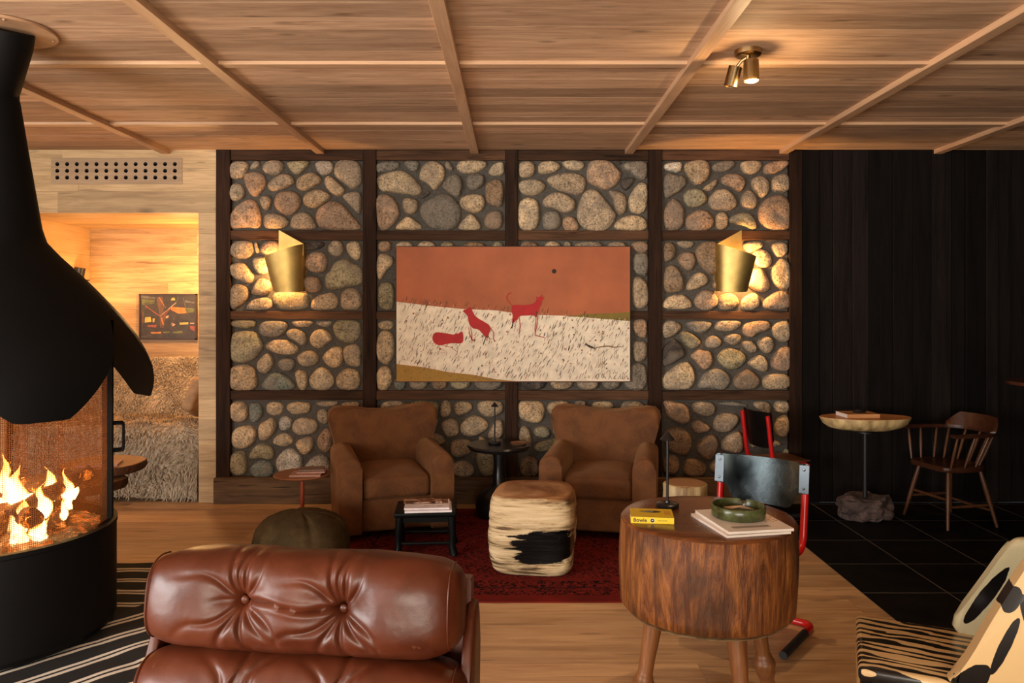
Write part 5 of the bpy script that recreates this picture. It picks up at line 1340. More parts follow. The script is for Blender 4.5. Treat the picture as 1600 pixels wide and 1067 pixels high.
# ---------------------------------------------------------------- red tubular chairs
n = N('lacquered_ply_sheen'); f = n.noise(n.coords((1, 1, 1)), 5, 5, 0.6, 1.0); f2 = n.noise(n.coords((1, 1, 1)), 60, 4)
n.color(n.ramp(f, [(0.35, (0.012, 0.020, 0.022)), (0.65, (0.085, 0.11, 0.12))])); n.set(n.ramp(f, [(0.35, 0.16), (0.65, 0.30)]), 0.7); n.bump(f, 0.05, 0.01); M['gloss_back'] = n.m  # black lacquered plywood; bluish metallic colour stands in for the window reflection
M['chair_seat'] = wood('brown_ply_seat', (0.07, 0.027, 0.013), (0.18, 0.075, 0.033), 0, 2, 0.35, knots=False)
M['black_back'] = plain('black_ply_back', (0.008, 0.006, 0.006), 0.35)
M['ply_edge'] = plain('ply_edge', (0.26, 0.16, 0.09), 0.6)
M['end_plate'] = plain('blued_steel', (0.10, 0.125, 0.145), 0.4, 0.6)
M['rivet'] = plain('rivet_steel', (0.22, 0.26, 0.29), 0.25, 0.8)
def tubular_chair(label, backmat, fancy, w=0.44):
    t = thing('tubular_chair', label, 'chair', (0, 0, 0), 0, None)
    hw_ = w/2; R_ = 0.0175
    for s in (-1, 1):
        x = s*hw_
        bm = bmesh.new()
        tube(bm, bend([(x, 0.0, 0.84), (x, -0.03, 0.60), (x, -0.055, 0.435), (x*0.95, -0.40, 0.435), (x*0.32, 0.10, 0.022)], 0.07, 7), R_, 14)
        obj('frame_tube', bm, M['red_paint'], t)
        bm = bmesh.new(); tube(bm, bend([(0, 0.10, R_+0.0008), (x, 0.10, R_+0.0008), (x, -0.31, R_+0.0008)], 0.055, 7), R_, 14); obj('floor_runner', bm, M['red_paint'], t)
        bm = bmesh.new(); tube(bm, [(x, -0.02, R_+0.0022), (x, -0.33, R_+0.0022)], R_+0.0015, 14); obj('runner_sleeve', bm, M['rubber'], t)
    bm = bmesh.new(); tube(bm, [(-hw_, -0.12, 0.435), (hw_, -0.12, 0.435)], 0.011, 12); tube(bm, [(-hw_, -0.34, 0.435), (hw_, -0.34, 0.435)], 0.011, 12); obj('cross_tube', bm, M['red_paint'], t)
    bm = bmesh.new(); box(bm, (0, -0.215, 0.457), (w-0.03, 0.40, 0.012), 0.004, 2); obj('seat', bm, M['chair_seat'], t)
    # curved back plate
    def cy(x): return 0.042*(1-(x/hw_)**2)*1.0
    if fancy:
        out_ = [(-hw_-0.022, 0.845), (hw_+0.022, 0.845), (hw_+0.026, 0.835), (hw_+0.026, 0.715), (hw_+0.016, 0.700), (hw_-0.025, 0.695), (hw_-0.045, 0.672), (hw_-0.060, 0.632), (hw_-0.085, 0.615), (-hw_+0.085, 0.615), (-hw_+0.060, 0.632), (-hw_+0.045, 0.672), (-hw_+0.025, 0.695), (-hw_-0.016, 0.700), (-hw_-0.026, 0.715), (-hw_-0.026, 0.835)]
    else:
        out_ = [(-hw_-0.02, 0.865), (hw_+0.02, 0.865), (hw_+0.02, 0.64), (hw_-0.05, 0.57), (-hw_+0.05, 0.57), (-hw_-0.02, 0.64)]
    def plate(out, y0, th_, mat, nm):
        bm = bmesh.new(); NX, NZ = 36, 10
        def span(x):        # z range of outline at x
            zs_ = []
            for (xa_, za_), (xb_, zb_) in zip(out, out[1:]+out[:1]):
                if (xa_-x)*(xb_-x) <= 0 and abs(xa_-xb_) > 1e-6: zs_.append(za_+(zb_-za_)*(x-xa_)/(xb_-xa_))
            return min(zs_), max(zs_)
        xs_ = [out[3][0]*0+(-hw_-0.0255 if fancy else -hw_-0.0195)+i*(2*hw_+(0.051 if fancy else 0.039))/NX for i in range(NX+1)]
        g_ = []
        for x in xs_:
            lo_, hi_ = span(x)
            g_.append([bm.verts.new((x, y0+cy(max(-hw_, min(hw_, x)))-0.012*(z0-0.74)*0, z0)) for z0 in [lo_+(hi_-lo_)*k/NZ for k in range(NZ+1)]])
        for a_, b_ in zip(g_, g_[1:]):
            for k in range(NZ): bm.faces.new((a_[k], b_[k], b_[k+1], a_[k+1]))
        bmesh.ops.solidify(bm, geom=list(bm.faces), thickness=th_)
        for v_ in bm.verts: v_.co.y += 0.10*(v_.co.z-0.74)
        return obj(nm, bm, mat, t, True, 45)
    pl = plate(out_, -0.036, -0.007, backmat, 'backrest')
    for s in (-1, 1):
        for z in (0.815, 0.725):
            bm = bmesh.new(); lathe(bm, [(0.0, 0.004), (0.004, 0.0035), (0.007, 0.0)], 12)
            bmesh.ops.rotate(bm, verts=bm.verts, matrix=Matrix.Rotation(PI/2, 3, 'X')); bmesh.ops.translate(bm, verts=bm.verts, vec=(s*hw_, -0.041+0.10*(z-0.74), z)); obj('rivet', bm, M['rivet'], pl)
    if fancy:
        for s in (-1, 1):
            bm = bmesh.new(); box(bm, (s*(hw_+0.001), -0.0385, 0.77), (0.048, 0.003, 0.135), 0.001, 1)
            for v_ in bm.verts: v_.co.y += 0.10*(v_.co.z-0.74)
            obj('end_plate', bm, M['end_plate'], pl)
    return t
c1 = tubular_chair('red tubular steel chair with a shiny lacquered plywood backrest, pushed up behind the butcher block table', M['gloss_back'], True, 0.43)
c1.location = (1.265, 3.86, 0.0); c1.rotation_euler.z = math.atan2(-0.62, 0.78)
c2 = tubular_chair('red tubular steel chair with a black backrest, side on against the stone wall', M['black_back'], False, 0.36)
c2.location = (1.87, 5.90, 0.0); c2.rotation_euler.z = math.radians(106); c2.scale = (0.94, 0.94, 0.94)

# ---------------------------------------------------------------- round slab table on a rock
n = N('rough_rock'); f = n.noise(n.coords(), 7, 6, 0.65, 0.6)
n.color(n.ramp(f, [(0.3, (0.03, 0.02, 0.017)), (0.6, (0.10, 0.065, 0.055)), (0.8, (0.17, 0.13, 0.115))])); n.set(0.85); n.bump(f, 0.8, 0.02); M['rock'] = n.m
M['slab'] = wood('orange_slab', (0.42, 0.17, 0.06), (0.66, 0.33, 0.13), 0, 1.2, 0.4)
n = N('slab_edge'); f = n.noise(n.coords((6, 6, 1)), 3, 5); n.color(n.ramp(f, [(0.3, (0.22, 0.13, 0.05)), (0.6, (0.66, 0.48, 0.22))])); n.set(0.6); M['slab_edge'] = n.m
rt = thing('round_slab_table', 'round pale wooden slab table balanced on a rock, by the black wall', 'table', (2.68, 5.80, 0))
bm = bmesh.new(); lathe(bm, [(0.0, 0.678), (0.20, 0.680), (0.27, 0.698), (0.315, 0.728), (0.343, 0.772), (0.340, 0.775)], 64, sy=0.55)
bmesh.ops.delete(bm, geom=[f_ for f_ in bm.faces if len(f_.verts) > 10 and f_.calc_center_median().z > 0.7], context='FACES')
jitter(bm, 0.004, 6, 2); obj('slab_underside', bm, M['slab_edge'], rt, True, 60)
bm = bmesh.new(); lathe(bm, [(0.0, 0.768), (0.340, 0.768), (0.339, 0.777), (0.0, 0.777)], 64, sy=0.55); obj('tabletop', bm, M['slab'], rt, True, 30)
bm = bmesh.new(); lathe(bm, [(0.016, 0.10), (0.016, 0.67)], 14); lathe(bm, [(0.0, 0.655), (0.07, 0.655), (0.07, 0.666), (0, 0.666)], 24); obj('pole', bm, M['black_metal'], rt)
bm = bmesh.new(); bmesh.ops.create_icosphere(bm, subdivisions=4, radius=1)
for v_ in bm.verts:
    q = v_.co.copy(); k = 1+0.30*noise.noise(q*1.7+Vector((3, 1, 2)))+0.13*noise.noise(q*4.5)
    q = Vector((max(-.85, min(.85, q.x)), max(-.8, min(.8, q.y)), max(-.7, min(.72, q.z))))*k
    v_.co = Vector((q.x*0.205, q.y*0.16, q.z*0.125))
mz = min(v_.co.z for v_ in bm.verts)
for v_ in bm.verts: v_.co.z = max(v_.co.z, mz*0.8)-mz*0.8+0.001
obj('rock_base', bm, M['rock'], rt, False)
bk = booklet('book', 'thick pale box-like book lying on the round slab table', 'book', (2.62, 5.80, 0.7785), 0.05, (0.25, 0.19, 0.030), M['slab'])
dk = thing('small_case', 'small round black case on top of the book on the slab table', 'case', (2.63, 5.79, 0.8095))
bm = bmesh.new(); lathe(bm, [(0.0, 0.0), (0.045, 0.0), (0.052, 0.012), (0.044, 0.024), (0.0, 0.028)], 28, sy=0.7); obj('case', bm, M['satin_black'], dk)

# ---------------------------------------------------------------- captain's chair
M['windsor'] = wood('dark_cherry', (0.020, 0.006, 0.003), (0.065, 0.022, 0.010), 1, 3, 0.32, knots=False)
M['windsor_leg'] = wood('brown_spindle', (0.045, 0.016, 0.007), (0.12, 0.048, 0.020), 2, 3, 0.35, knots=False)
wc = thing('spindle_armchair', 'dark wooden spindle back armchair standing beside the round slab table', 'chair', (3.285, 5.74, 0), math.radians(-78)); wc.scale = (0.84, 0.84, 0.95)
bm = bmesh.new(); outl = [(-0.24, -0.22), (-0.15, -0.245), (0, -0.25), (0.15, -0.245), (0.24, -0.22), (0.255, 0.0), (0.23, 0.17), (0.12, 0.235), (-0.12, 0.235), (-0.23, 0.17), (-0.255, 0.0)]
prism(bm, [tuple(p_)[:2] for p_ in chaikin([(x, y, 0) for x, y in outl], 2)], 0.43, 0.468, 'Z', 0.01, 2)
obj('seat', bm, M['windsor'], wc, True, 40)
rail = [(-0.29, -0.27), (-0.30, -0.12), (-0.295, 0.05), (-0.25, 0.18), (-0.14, 0.265), (0, 0.29), (0.14, 0.265), (0.25, 0.18), (0.295, 0.05), (0.30, -0.12), (0.29, -0.27)]
rp_ = []
for i in range(len(rail)-1):
    for k in range(5):
        t_ = k/5; p0, p1, p2, p3 = [rail[min(len(rail)-1, max(0, i+d_))] for d_ in (-1, 0, 1, 2)]
        rp_.append(tuple(0.5*((2*p1[a_])+(-p0[a_]+p2[a_])*t_+(2*p0[a_]-5*p1[a_]+4*p2[a_]-p3[a_])*t_*t_+(-p0[a_]+3*p1[a_]-3*p2[a_]+p3[a_])*t_**3) for a_ in (0, 1)))
rp_.append(rail[-1])
seat_rail = list(rp_); rp_ = [(x, y+0.045) for x, y in rp_]
bm = bmesh.new(); rings = []
for i, (x, y) in enumerate(rp_):
    a_ = Vector(rp_[max(0, i-1)]); b_ = Vector(rp_[min(len(rp_)-1, i+1)]); d_ = (b_-a_).normalized(); nn = Vector((-d_.y, d_.x)); e_ = min(i, len(rp_)-1-i)
    w_ = 0.030 if e_ > 6 else 0.034
    z = 0.715
    rings.append([bm.verts.new((x+nn.x*s*w_, y+nn.y*s*w_, z+h)) for s, h in ((-1, -0.012), (1, -0.012), (1, 0.012), (-1, 0.012))])
for a_, b_ in zip(rings, rings[1:]):
    for k in range(4): bm.faces.new((a_[k], a_[(k+1) % 4], b_[(k+1) % 4], b_[k]))
bm.faces.new(rings[0][::-1]); bm.faces.new(rings[-1])
bmesh.ops.bevel(bm, geom=list(bm.edges), offset=0.006, segments=2, affect='EDGES')
obj('arm_rail', bm, M['windsor'], wc, True, 50)
bm = bmesh.new(); rings = []
sub = [p_ for p_ in rp_ if p_[1] > 0.19]
for i, (x, y) in enumerate(sub):
    k = math.sin(PI*i/(len(sub)-1)); h = 0.02+0.09*min(1, k*1.9)
    a_ = Vector(sub[max(0, i-1)]); b_ = Vector(sub[min(len(sub)-1, i+1)]); d_ = (b_-a_).normalized(); nn = Vector((-d_.y, d_.x))
    out_ = -1 if nn.dot(Vector((x, y))) > 0 else 1
    rings.append([bm.verts.new((x+nn.x*s*w_-nn.x*out_*lean, y+nn.y*s*w_-nn.y*out_*lean, 0.727+hh_)) for s, hh_, w_, lean in ((-1, 0, 0.022, 0), (1, 0, 0.022, 0), (1, h, 0.010, 0.022), (-1, h, 0.010, 0.022))])
for a_, b_ in zip(rings, rings[1:]):
    for k in range(4): bm.faces.new((a_[k], a_[(k+1) % 4], b_[(k+1) % 4], b_[k]))
bm.faces.new(rings[0][::-1]); bm.faces.new(rings[-1])
obj('crest', bm, M['windsor'], wc, True, 50)
nsp = 11
for i in range(nsp):
    idx = 2+int((len(rp_)-5)*i/(nsp-1)); x, y = rp_[idx]
    b_ = Vector((x*0.80, (y-0.045)*0.78-0.02, 0.462)); t_ = Vector((x, y, 0.708))
    bm = bmesh.new(); tube(bm, [b_.lerp(t_, k/8) for k in range(9)], [0.008+0.006*math.sin(PI*k/8) for k in range(9)], 10); obj('spindle', bm, M['windsor_leg'], wc)
lg = {}
for s in (-1, 1):
    for f_ in (-1, 1):
        a_ = Vector((s*0.17, f_*0.16, 0.435)); b_ = Vector((s*0.265, f_*0.25, 0.001)); lg[(s, f_)] = (a_, b_)
        bm = bmesh.new(); tube(bm, [a_.lerp(b_, k/10) for k in range(11)], [0.015, 0.017, 0.019, 0.020, 0.020, 0.019, 0.018, 0.016, 0.015, 0.014, 0.012], 12); obj('leg', bm, M['windsor_leg'], wc)
for s in (-1, 1):
    p0, p1 = lg[(s, -1)][0].lerp(lg[(s, -1)][1], 0.62), lg[(s, 1)][0].lerp(lg[(s, 1)][1], 0.62)
    bm = bmesh.new(); tube(bm, [p0.lerp(p1, k/6) for k in range(7)], [0.008+0.004*math.sin(PI*k/6) for k in range(7)], 10); obj('stretcher', bm, M['windsor_leg'], wc)
for f_, q in ((-1, 0.5), (1, 0.72)):
    p0, p1 = lg[(-1, f_)][0].lerp(lg[(-1, f_)][1], q), lg[(1, f_)][0].lerp(lg[(1, f_)][1], q)
    bm = bmesh.new(); tube(bm, [p0.lerp(p1, k/6) for k in range(7)], [0.008+0.004*math.sin(PI*k/6) for k in range(7)], 10); obj('stretcher', bm, M['windsor_leg'], wc)

# dark high table whose rim enters at the right edge, with a small red dish
p = W(1640, 597, 4.6)
ht = thing('high_table', 'dark round table top at the right edge, against the black wall', 'table', (p.x, 4.6, 0))
zt = W(0, 596, 4.6).z
bm = bmesh.new(); lathe(bm, [(0.0, zt-0.035), (0.18, zt-0.035), (0.225, zt-0.02), (0.228, zt), (0.0, zt)], 48); obj('tabletop', bm, M['windsor'], ht, True, 30)
bm = bmesh.new(); lathe(bm, [(0.03, 0.02), (0.03, zt-0.03)], 16); obj('pole', bm, M['black_metal'], ht)
bm = bmesh.new(); lathe(bm, [(0.0, 0.0), (0.20, 0.0), (0.20, 0.012), (0.03, 0.03), (0, 0.03)], 32); obj('base_plate', bm, M['black_metal'], ht)
rd = thing('small_dish', 'small red rimmed dish on the dark table at the right edge', 'dish', (p.x-0.05, 4.56, zt+0.001))
bm = bmesh.new(); lathe(bm, [(0.0, 0.0), (0.06, 0.0), (0.10, 0.035), (0.096, 0.037), (0.056, 0.006), (0, 0.006)], 32); obj('bowl', bm, plain('red_glaze', (0.30, 0.03, 0.02), 0.25), rd)

# ---------------------------------------------------------------- live-edge slice tables beside the fireplace
M['slice_top'] = M['rings']
n = N('rough_bark'); f = n.noise(n.coords((10, 10, 3)), 2, 6, 0.7); n.color(n.ramp(f, [(0.3, (0.03, 0.014, 0.008)), (0.7, (0.17, 0.08, 0.04))])); n.set(0.85); n.bump(f, 1, 0.02); M['bark'] = n.m
sl = thing('slice_table', 'two-tiered side table of rough tree slices between the fireplace and the fur daybed', 'side table', (-2.74, 5.05, 0.0))
def sh(bm, dx, dy, sd):
    for v_ in bm.verts:
        a_ = math.atan2(v_.co.y, v_.co.x); k = 1+0.10*noise.noise(Vector((math.cos(a_)*1.5+sd, math.sin(a_)*1.5, 0)))
        v_.co.x = v_.co.x*k+dx; v_.co.y = v_.co.y*k+dy
for dx, dy, r_, h, th_, sd in ((0, 0.03, 0.265, 0.577, 0.055, 1), (-0.015, -0.12, 0.225, 0.492, 0.06, 5)):
    bm = bmesh.new(); lathe(bm, [(0.0, h-th_), (r_*0.95, h-th_), (r_*1.0, h-th_*0.6), (r_*0.985, h-0.004), (r_*0.97, h-0.003), (0, h-0.003)], 60); sh(bm, dx, dy, sd); be = obj('slab', bm, M['bark'], sl, True, 50)
    bm = bmesh.new(); lathe(bm, [(0.0, h-0.003), (r_*0.965, h-0.003), (r_*0.96, h), (0, h)], 60); sh(bm, dx, dy, sd); obj('cut_face', bm, M['rings'], be, True, 50)
for x, y, z in ((-0.16, 0.08, 0.525), (-0.15, -0.16, 0.433), (-0.05, 0.12, 0.525)):
    bm = bmesh.new(); tube(bm, [(x, y, z), (x*1.15, y*1.15, 0.001)], 0.016, 10); obj('leg', bm, M['black_metal'], sl)
booklet('book', 'thin book lying on the upper slice of the tree slice table behind the fireplace', 'book', (-2.70, 4.98, 0.5785), 0.25, (0.24, 0.17, 0.014), M['cover_pink'])

# ---------------------------------------------------------------- leather lounge chair in the foreground
n = N('cognac_leather')
v = n.coords(); f = n.noise(v, 5, 5, 0.6, 0.5); f2 = n.noise(v, 220, 3, 0.6); f3 = n.noise(v, 28, 5, 0.7)
c = n.ramp(f, [(0.3, (0.046, 0.009, 0.003)), (0.55, (0.082, 0.017, 0.005)), (0.8, (0.115, 0.027, 0.009))])
c = n.mix(n.ramp(f3, [(0.66, 0.0), (0.76, 0.5)]), c, (0.30, 0.13, 0.08))
n.color(c); n.set(n.ramp(f, [(0.3, 0.33), (0.7, 0.46)])); n.b.inputs['Specular IOR Level'].default_value = 0.4
n.bump(n.mix(0.75, f2, f3), 0.12, 0.004); M['leather'] = n.m
LY = 1.83
lc_ = thing('lounge_chair', 'button tufted cognac leather lounge chair in the foreground', 'armchair', (W(478, 0, LY).x, LY, 0), math.radians(-6))
def roll(name, zc, yc, W_, Hh, Th, buttons, seed, wr, tilt=0.0, res=(330, 260)):
    """a fat cushion roll: width W_, height Hh, thickness Th, tufted on the face (-Y)"""
    bm = bmesh.new(); NU, NV = res; g = []
    for i in range(NU+1):
        u = -1+2*i/NU; x = u*W_/2
        en = max(0.0, 1-abs(u)**7)**0.34 if abs(u) < 1 else 0.0
        en = max(en, 0.02); row = []
        for j in range(NV):
            a_ = 2*PI*j/NV; ca, sa = math.cos(a_), math.sin(a_)
            y = -math.copysign(abs(ca)**0.82, ca)*Th/2*en; z = math.copysign(abs(sa)**0.72, sa)*Hh/2*(0.30+0.70*en)
            d = 0
            front = max(0.0, ca)
            for (bx_, bz_) in buttons:
                dx, dz = x-bx_, (z-bz_)
                rr = math.hypot(dx, dz)
                if front > 0 or abs(dx) < 0.1:
                    d += 0.022*math.exp(-(rr/0.016)**2)+0.030*math.exp(-(rr/0.062)**2)+0.010*math.exp(-(rr/0.13)**2)
                    an = math.atan2(dz, dx)
                    w = 0
                    for (an0, wd, dp, ln) in wr:
                        da = (an-an0+PI) % (2*PI)-PI
                        # fold lines fan out from the button and bend slightly
                        da += 0.30*math.sin(rr*18+an0*3)*min(1, rr*8)
                        hw_ = 0.0045+0.03*rr
                        if abs(da) < 1.4:
                            s_ = math.sin(da)*rr
                            w += dp*(math.exp(-(s_/hw_)**2)-0.16*math.exp(-((abs(s_)-hw_*2.2)/(hw_*1.4))**2))*math.exp(-(rr/ln)**4)
                    d += w*min(1, rr/0.02)
            # fold between buttons
            if len(buttons) == 2:
                (xa_, za_), (xb_, zb_) = buttons
                if xa_ < x < xb_:
                    zl = za_+(zb_-za_)*(x-xa_)/(xb_-xa_)+0.006*math.sin((x-xa_)*30)
                    d += 0.010*math.exp(-((z-zl)/0.0045)**2)-0.003*math.exp(-((abs(z-zl)-0.012)/0.008)**2)
            d *= max(0, min(1, ca*1.6+0.45))
            q = Vector((x*3+seed, y*5, z*3))
            nn_ = 0.007*noise.noise(q*1.4)+0.0025*noise.noise(q*5)
            cr = 0.0005*abs(noise.noise(Vector((x*40+seed, y*30, z*40))))+0.004*max(0, noise.noise(Vector((x*22+seed, z*5, 1)))-0.1)*(abs(sa)**2)
            ny, nz = -ca, sa
            row.append(bm.verts.new((x, y-ny*(d-nn_+cr), z-nz*(d*0.25-nn_))))
        g.append(row)
    for a_, b_ in zip(g, g[1:]):
        for j in range(NV): bm.faces.new((a_[j], b_[j], b_[(j+1) % NV], a_[(j+1) % NV]))
    bm.faces.new(g[0]); bm.faces.new(g[-1][::-1])
    R_ = Matrix.Rotation(tilt, 4, 'X')
    for v_ in bm.verts: v_.co = R_ @ v_.co+Vector((0, yc, zc))
    o = obj(name, bm, M['leather'], lc_, True, 70)
    for (bx_, bz_) in buttons:
        bm = bmesh.new(); bmesh.ops.create_uvsphere(bm, u_segments=20, v_segments=12, radius=0.0105)
        p_ = R_ @ Vector((bx_, -Th/2+0.052, bz_))+Vector((0, yc, zc))
        for v_ in bm.verts: v_.co = Vector((v_.co.x, v_.co.y*0.6, v_.co.z))+p_
        obj('button', bm, M['leather'], o, True, 80)
    # stitched end seams
    for s in (-1, 1):
        bm = bmesh.new()
        path = []
        for j in range(41):
            a_ = -PI*0.55+PI*1.1*j/40; ca, sa = math.cos(a_), math.sin(a_); u = 0.93; en = max(0.0, 1-abs(u)**7)**0.34
            p_ = Vector((s*u*W_/2, -math.copysign(abs(ca)**0.82, ca)*Th/2*en*1.012, math.copysign(abs(sa)**0.72, sa)*Hh/2*(0.30+0.70*en)*1.012))
            path.append(R_ @ p_+Vector((0, yc, zc)))
        tube(bm, path, 0.0022, 6)
        obj('end_seam', bm, M['leather'], o, True)
    return o
wr1 = [(PI/2-0.30, 0, 0.011, 0.12), (PI/2+0.10, 0, 0.012, 0.13), (PI/2+0.50, 0, 0.009, 0.13), (PI/2+0.95, 0, 0.006, 0.14), (-PI/2+0.05, 0, 0.010, 0.13), (-PI/2-0.35, 0, 0.008, 0.12), (-PI/2-0.85, 0, 0.007, 0.15),
       (-PI/2+0.45, 0, 0.008, 0.11), (-PI/2+0.90, 0, 0.007, 0.13), (PI/2-0.75, 0, 0.006, 0.10), (PI-0.1, 0, 0.004, 0.07)]
zc1 = W(0, 947, LY-0.10).z-0.022
roll('headrest_roll', zc1, 0.0, 0.775, 0.234, 0.21, [(-0.128, 0.006), (0.112, -0.004)], 2, wr1, math.radians(-8))
wr2 = [(PI/2-0.25, 0, 0.012, 0.19), (PI/2+0.2, 0, 0.012, 0.19), (PI/2+0.55, 0, 0.008, 0.18), (PI/2-0.6, 0, 0.009, 0.18), (PI/2+0.9, 0, 0.006, 0.18), (-PI/2, 0, 0.010, 0.14), (-PI/2+0.6, 0, 0.008, 0.14), (-PI/2-0.6, 0, 0.008, 0.14), (0.2, 0, 0.004, 0.09), (PI-0.2, 0, 0.004, 0.09)]
roll('back_roll', zc1-0.235, -0.035, 0.80, 0.25, 0.22, [(-0.128, -0.03), (0.112, -0.03)], 9, wr2, math.radians(-8))
roll('back_roll', zc1-0.465, -0.075, 0.80, 0.25, 0.22, [(-0.128, 0.0), (0.112, 0.0)], 15, wr2, math.radians(-8), (120, 90))
roll('seat_roll', 0.40, -0.34, 0.80, 0.18, 0.34, [], 21, [], 0, (100, 70))
roll('seat_roll', 0.405, -0.62, 0.80, 0.18, 0.30, [], 25, [], 0, (100, 70))
M['bent_ply'] = wood('dark_leather_shell', (0.07, 0.018, 0.010), (0.13, 0.035, 0.019), 2, 3, 0.4, knots=False)
bm = bmesh.new()
for a_, b_ in (((0.10, 0.32), (0.16, zc1+0.03)),):
    prism(bm, [(-0.66, 0.29), (0.10, 0.29), (0.155, zc1+0.02), (0.095, zc1+0.03), (0.04, 0.345), (-0.66, 0.325)], -0.385, 0.385, 'X', 0.008, 2)
obj('shell', bm, M['bent_ply'], lc_, True, 40)
for s in (-1, 1):
    bm = bmesh.new(); pts = [(-0.55, 0.27), (0.06, 0.27), (0.16, zc1-0.02), (0.02, zc1-0.03), (-0.10, 0.50), (-0.52, 0.46)]
    pts = [tuple(p_)[:2] for p_ in chaikin([(y, z, 0) for y, z in pts], 2)]
    x0 = 0.378 if s > 0 else -0.400
    prism(bm, pts, x0, x0+0.026, 'X', 0.008, 2); obj('side_panel', bm, M['leather'], lc_, True, 50)
bm = bmesh.new(); lathe(bm, [(0.03, 0.04), (0.03, 0.295)], 20, (0, -0.25, 0)); obj('column', bm, M['black_metal'], lc_)
bm = bmesh.new()
for k in range(5):
    a_ = k*2*PI/5+0.3; tube(bm, [(0, -0.25, 0.05), (math.cos(a_)*0.30, -0.25+math.sin(a_)*0.30, 0.0145)], [0.022, 0.012], 10)
obj('star_base', bm, M['black_metal'], lc_)

# ---------------------------------------------------------------- zebra chair
n = N('zebra_lacquer')
tc = n.n('ShaderNodeTexCoord'); v = tc.outputs['Object']
mp = n.n('ShaderNodeMapping'); mp.inputs['Rotation'].default_value = (0, 0, 0.12); n.l(v, mp.inputs[0])
sep = n.n('ShaderNodeSeparateXYZ'); n.l(mp.outputs[0], sep.inputs[0])
wob = n.math('MULTIPLY', n.math('SUBTRACT', n.noise(n.coords((2.2, 6, 3)), 1.6, 2, 0.5, 0.6), 0.5), 0.10)
y = n.math('ADD', sep.outputs[1], wob)
wv = n.math('SINE', n.math('MULTIPLY', y, 2*PI/0.042))
thr = n.math('MULTIPLY', n.math('SUBTRACT', n.noise(n.coords((2.6, 14, 3)), 2.2, 2), 0.5), 4.2)
msk = n.math('GREATER_THAN', wv, thr)
n.color(n.mix(msk, (0.006, 0.006, 0.006), (0.66, 0.46, 0.22))); n.set(0.3); M['zebra'] = n.m
def marked(name, base, marks, extra=None):
    """glossy lacquer with hand painted dark marks; marks: centre x, z, half length, half width, angle"""
    n = N(name); sep = n.n('ShaderNodeSeparateXYZ'); n.l(n.coords(), sep.inputs[0])
    wb = n.math('MULTIPLY', n.math('SUBTRACT', n.noise(n.coords(), 14, 3), 0.5), 0.9)
    tot = None
    for cx_, cz_, la, lb, an in marks:
        dx = n.math('SUBTRACT', sep.outputs[0], cx_); dz = n.math('SUBTRACT', sep.outputs[2], cz_)
        ca, sa = math.cos(an), math.sin(an)
        a_ = n.math('DIVIDE', n.math('ADD', n.math('MULTIPLY', dx, ca), n.math('MULTIPLY', dz, sa)), la)
        b_ = n.math('DIVIDE', n.math('SUBTRACT', n.math('MULTIPLY', dz, ca), n.math('MULTIPLY', dx, sa)), lb)
        e_ = n.math('ADD', n.math('ADD', n.math('MULTIPLY', a_, a_), n.math('MULTIPLY', b_, b_)), wb)
        m_ = n.math('LESS_THAN', e_, 1.0)
        tot = m_ if tot is None else n.math('MAXIMUM', tot, m_)
    if extra:       # fine outline bands parallel to the slope
        k = n.math('ADD', n.math('MULTIPLY', sep.outputs[0], extra[0]), n.math('MULTIPLY', sep.outputs[2], extra[1]))
        w_ = n.math('GREATER_THAN', n.math('SINE', n.math('MULTIPLY', n.math('ADD', k, n.math('MULTIPLY', wb, 0.012)), extra[2])), 0.15)
        tot = n.math('MAXIMUM', tot, w_) if tot is not None else w_
    n.color(n.mix(tot, base, (0.006, 0.006, 0.007))); n.set(0.2); return n.m
M['cream'] = plain('cream_lacquer', (0.60, 0.48, 0.28), 0.3, 0, 0.08)
CREAM = (0.66, 0.46, 0.22)
Cn = Vector((1.28, 2.85, 0)); ex = Vector((0.919, -0.394, 0)); ey = Vector((0.394, 0.919, 0))
zb = thing('zebra_chair', 'glossy zebra patterned chair at the bottom right corner', 'chair', (Cn.x+ex.x*0.25-ey.x*0.22, Cn.y+ex.y*0.25-ey.y*0.22, 0), math.atan2(ex.y, ex.x))
bm = bmesh.new(); box(bm, (0.0, 0.0, 0.43), (0.50, 0.46, 0.05), 0.018, 4)
obj('seat', bm, M['zebra'], zb, True, 50)
bm = bmesh.new(); box(bm, (0.0, 0, 0.235), (0.485, 0.445, 0.35), 0.025, 4)
obj('body', bm, M['satin_black'], zb, True, 50)
bl = marked('zebra_front_panel', CREAM, [(0.02, 0.30, 0.12, 0.03, 0.3), (-0.05, 0.17, 0.10, 0.025, -0.2), (0.12, 0.2, 0.06, 0.02, 1.0)])
for c_, s_ in (((-0.243, 0, 0.235), (0.016, 0.37, 0.29)), ((-0.01, -0.223, 0.235), (0.42, 0.016, 0.29))):
    bm = bmesh.new(); box(bm, c_, s_, 0.007, 3); obj('raised_panel', bm, bl, zb, True, 50)
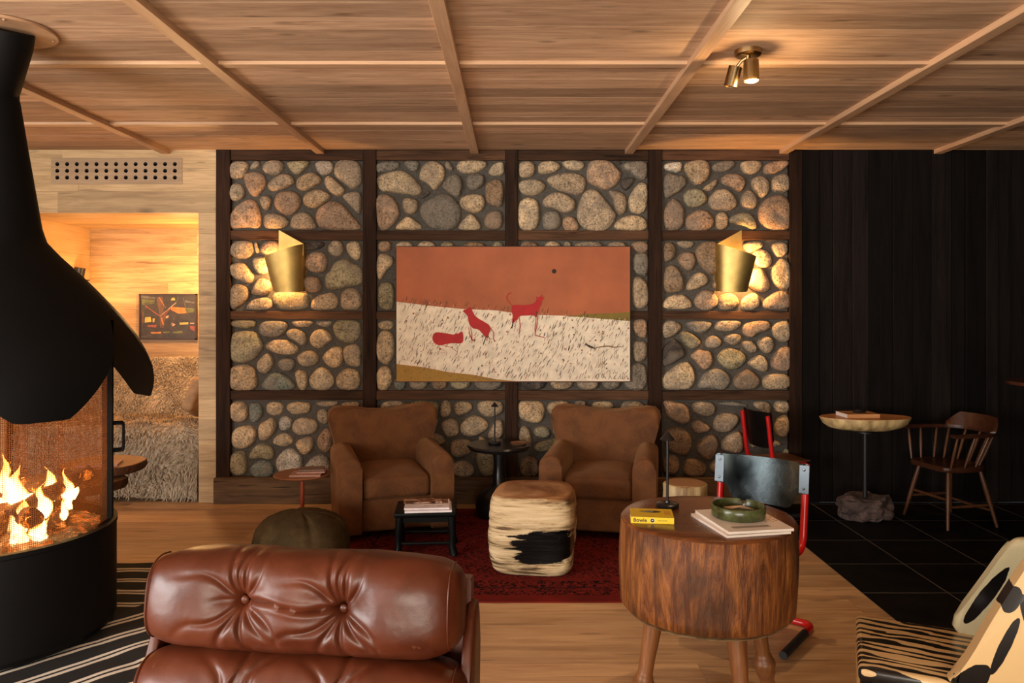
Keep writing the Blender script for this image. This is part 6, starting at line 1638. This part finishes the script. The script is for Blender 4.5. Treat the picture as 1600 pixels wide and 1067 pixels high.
# backrest leaning away, thick and rounded
bm = bmesh.new()
box(bm, (0, 0, 0), (0.07, 0.50, 0.50), 0.03, 5); bmesh.ops.subdivide_edges(bm, edges=[e for e in bm.edges if e.calc_length() > 0.1], cuts=8, use_grid_fill=True)
Rm = Matrix.Rotation(math.radians(20), 4, 'Y')
for v_ in bm.verts: v_.co = Rm @ v_.co+Vector((0.315, 0.0, 0.61))
obj('backrest', bm, marked('zebra_back', CREAM, [(0.30, 0.62, 0.10, 0.03, 1.2)], (0.34, 0.94, 150.0)), zb, True, 60)
# far side wing filling the angle between seat and back
def wing(name, pts, y0, y1, mat, swell):
    bm = bmesh.new(); P_ = [tuple(q)[:2] for q in chaikin([(a_, b_, 0) for a_, b_ in pts], 2)]
    prism(bm, P_, y0, y1, 'Y', min(0.02, abs(y1-y0)*0.4), 4)
    return obj(name, bm, mat, zb, True, 50)
wing('side_wing', [(0.03, 0.44), (0.26, 0.44), (0.36, 0.79), (0.28, 0.815), (0.235, 0.79), (0.14, 0.62)], 0.18, 0.235, marked('zebra_far_wing', (0.62, 0.58, 0.36), [(0.165, 0.60, 0.125, 0.021, 1.02), (0.285, 0.62, 0.16, 0.018, 1.15), (0.31, 0.62, 0.2, 0.006, 1.2)]), 0)
wing('side_wing', [(-0.02, 0.44), (0.25, 0.44), (0.42, 0.86), (0.30, 0.95), (0.235, 0.90), (0.13, 0.70), (0.04, 0.50)], -0.245, -0.175, marked('zebra_near_wing', CREAM, [(0.165, 0.735, 0.045, 0.024, 1.2), (0.205, 0.70, 0.06, 0.016, 1.8), (0.05, 0.46, 0.085, 0.035, 0.9), (0.15, 0.60, 0.10, 0.014, 1.2), (0.245, 0.60, 0.13, 0.02, 1.5), (0.27, 0.80, 0.08, 0.02, 0.8)]), 0)
for x in (-0.19, 0.19):
    for y_ in (-0.17, 0.17):
        bm = bmesh.new(); lathe(bm, [(0.02, 0.001), (0.026, 0.08)], 14, (x, y_, 0)); obj('leg', bm, M['satin_black'], zb)
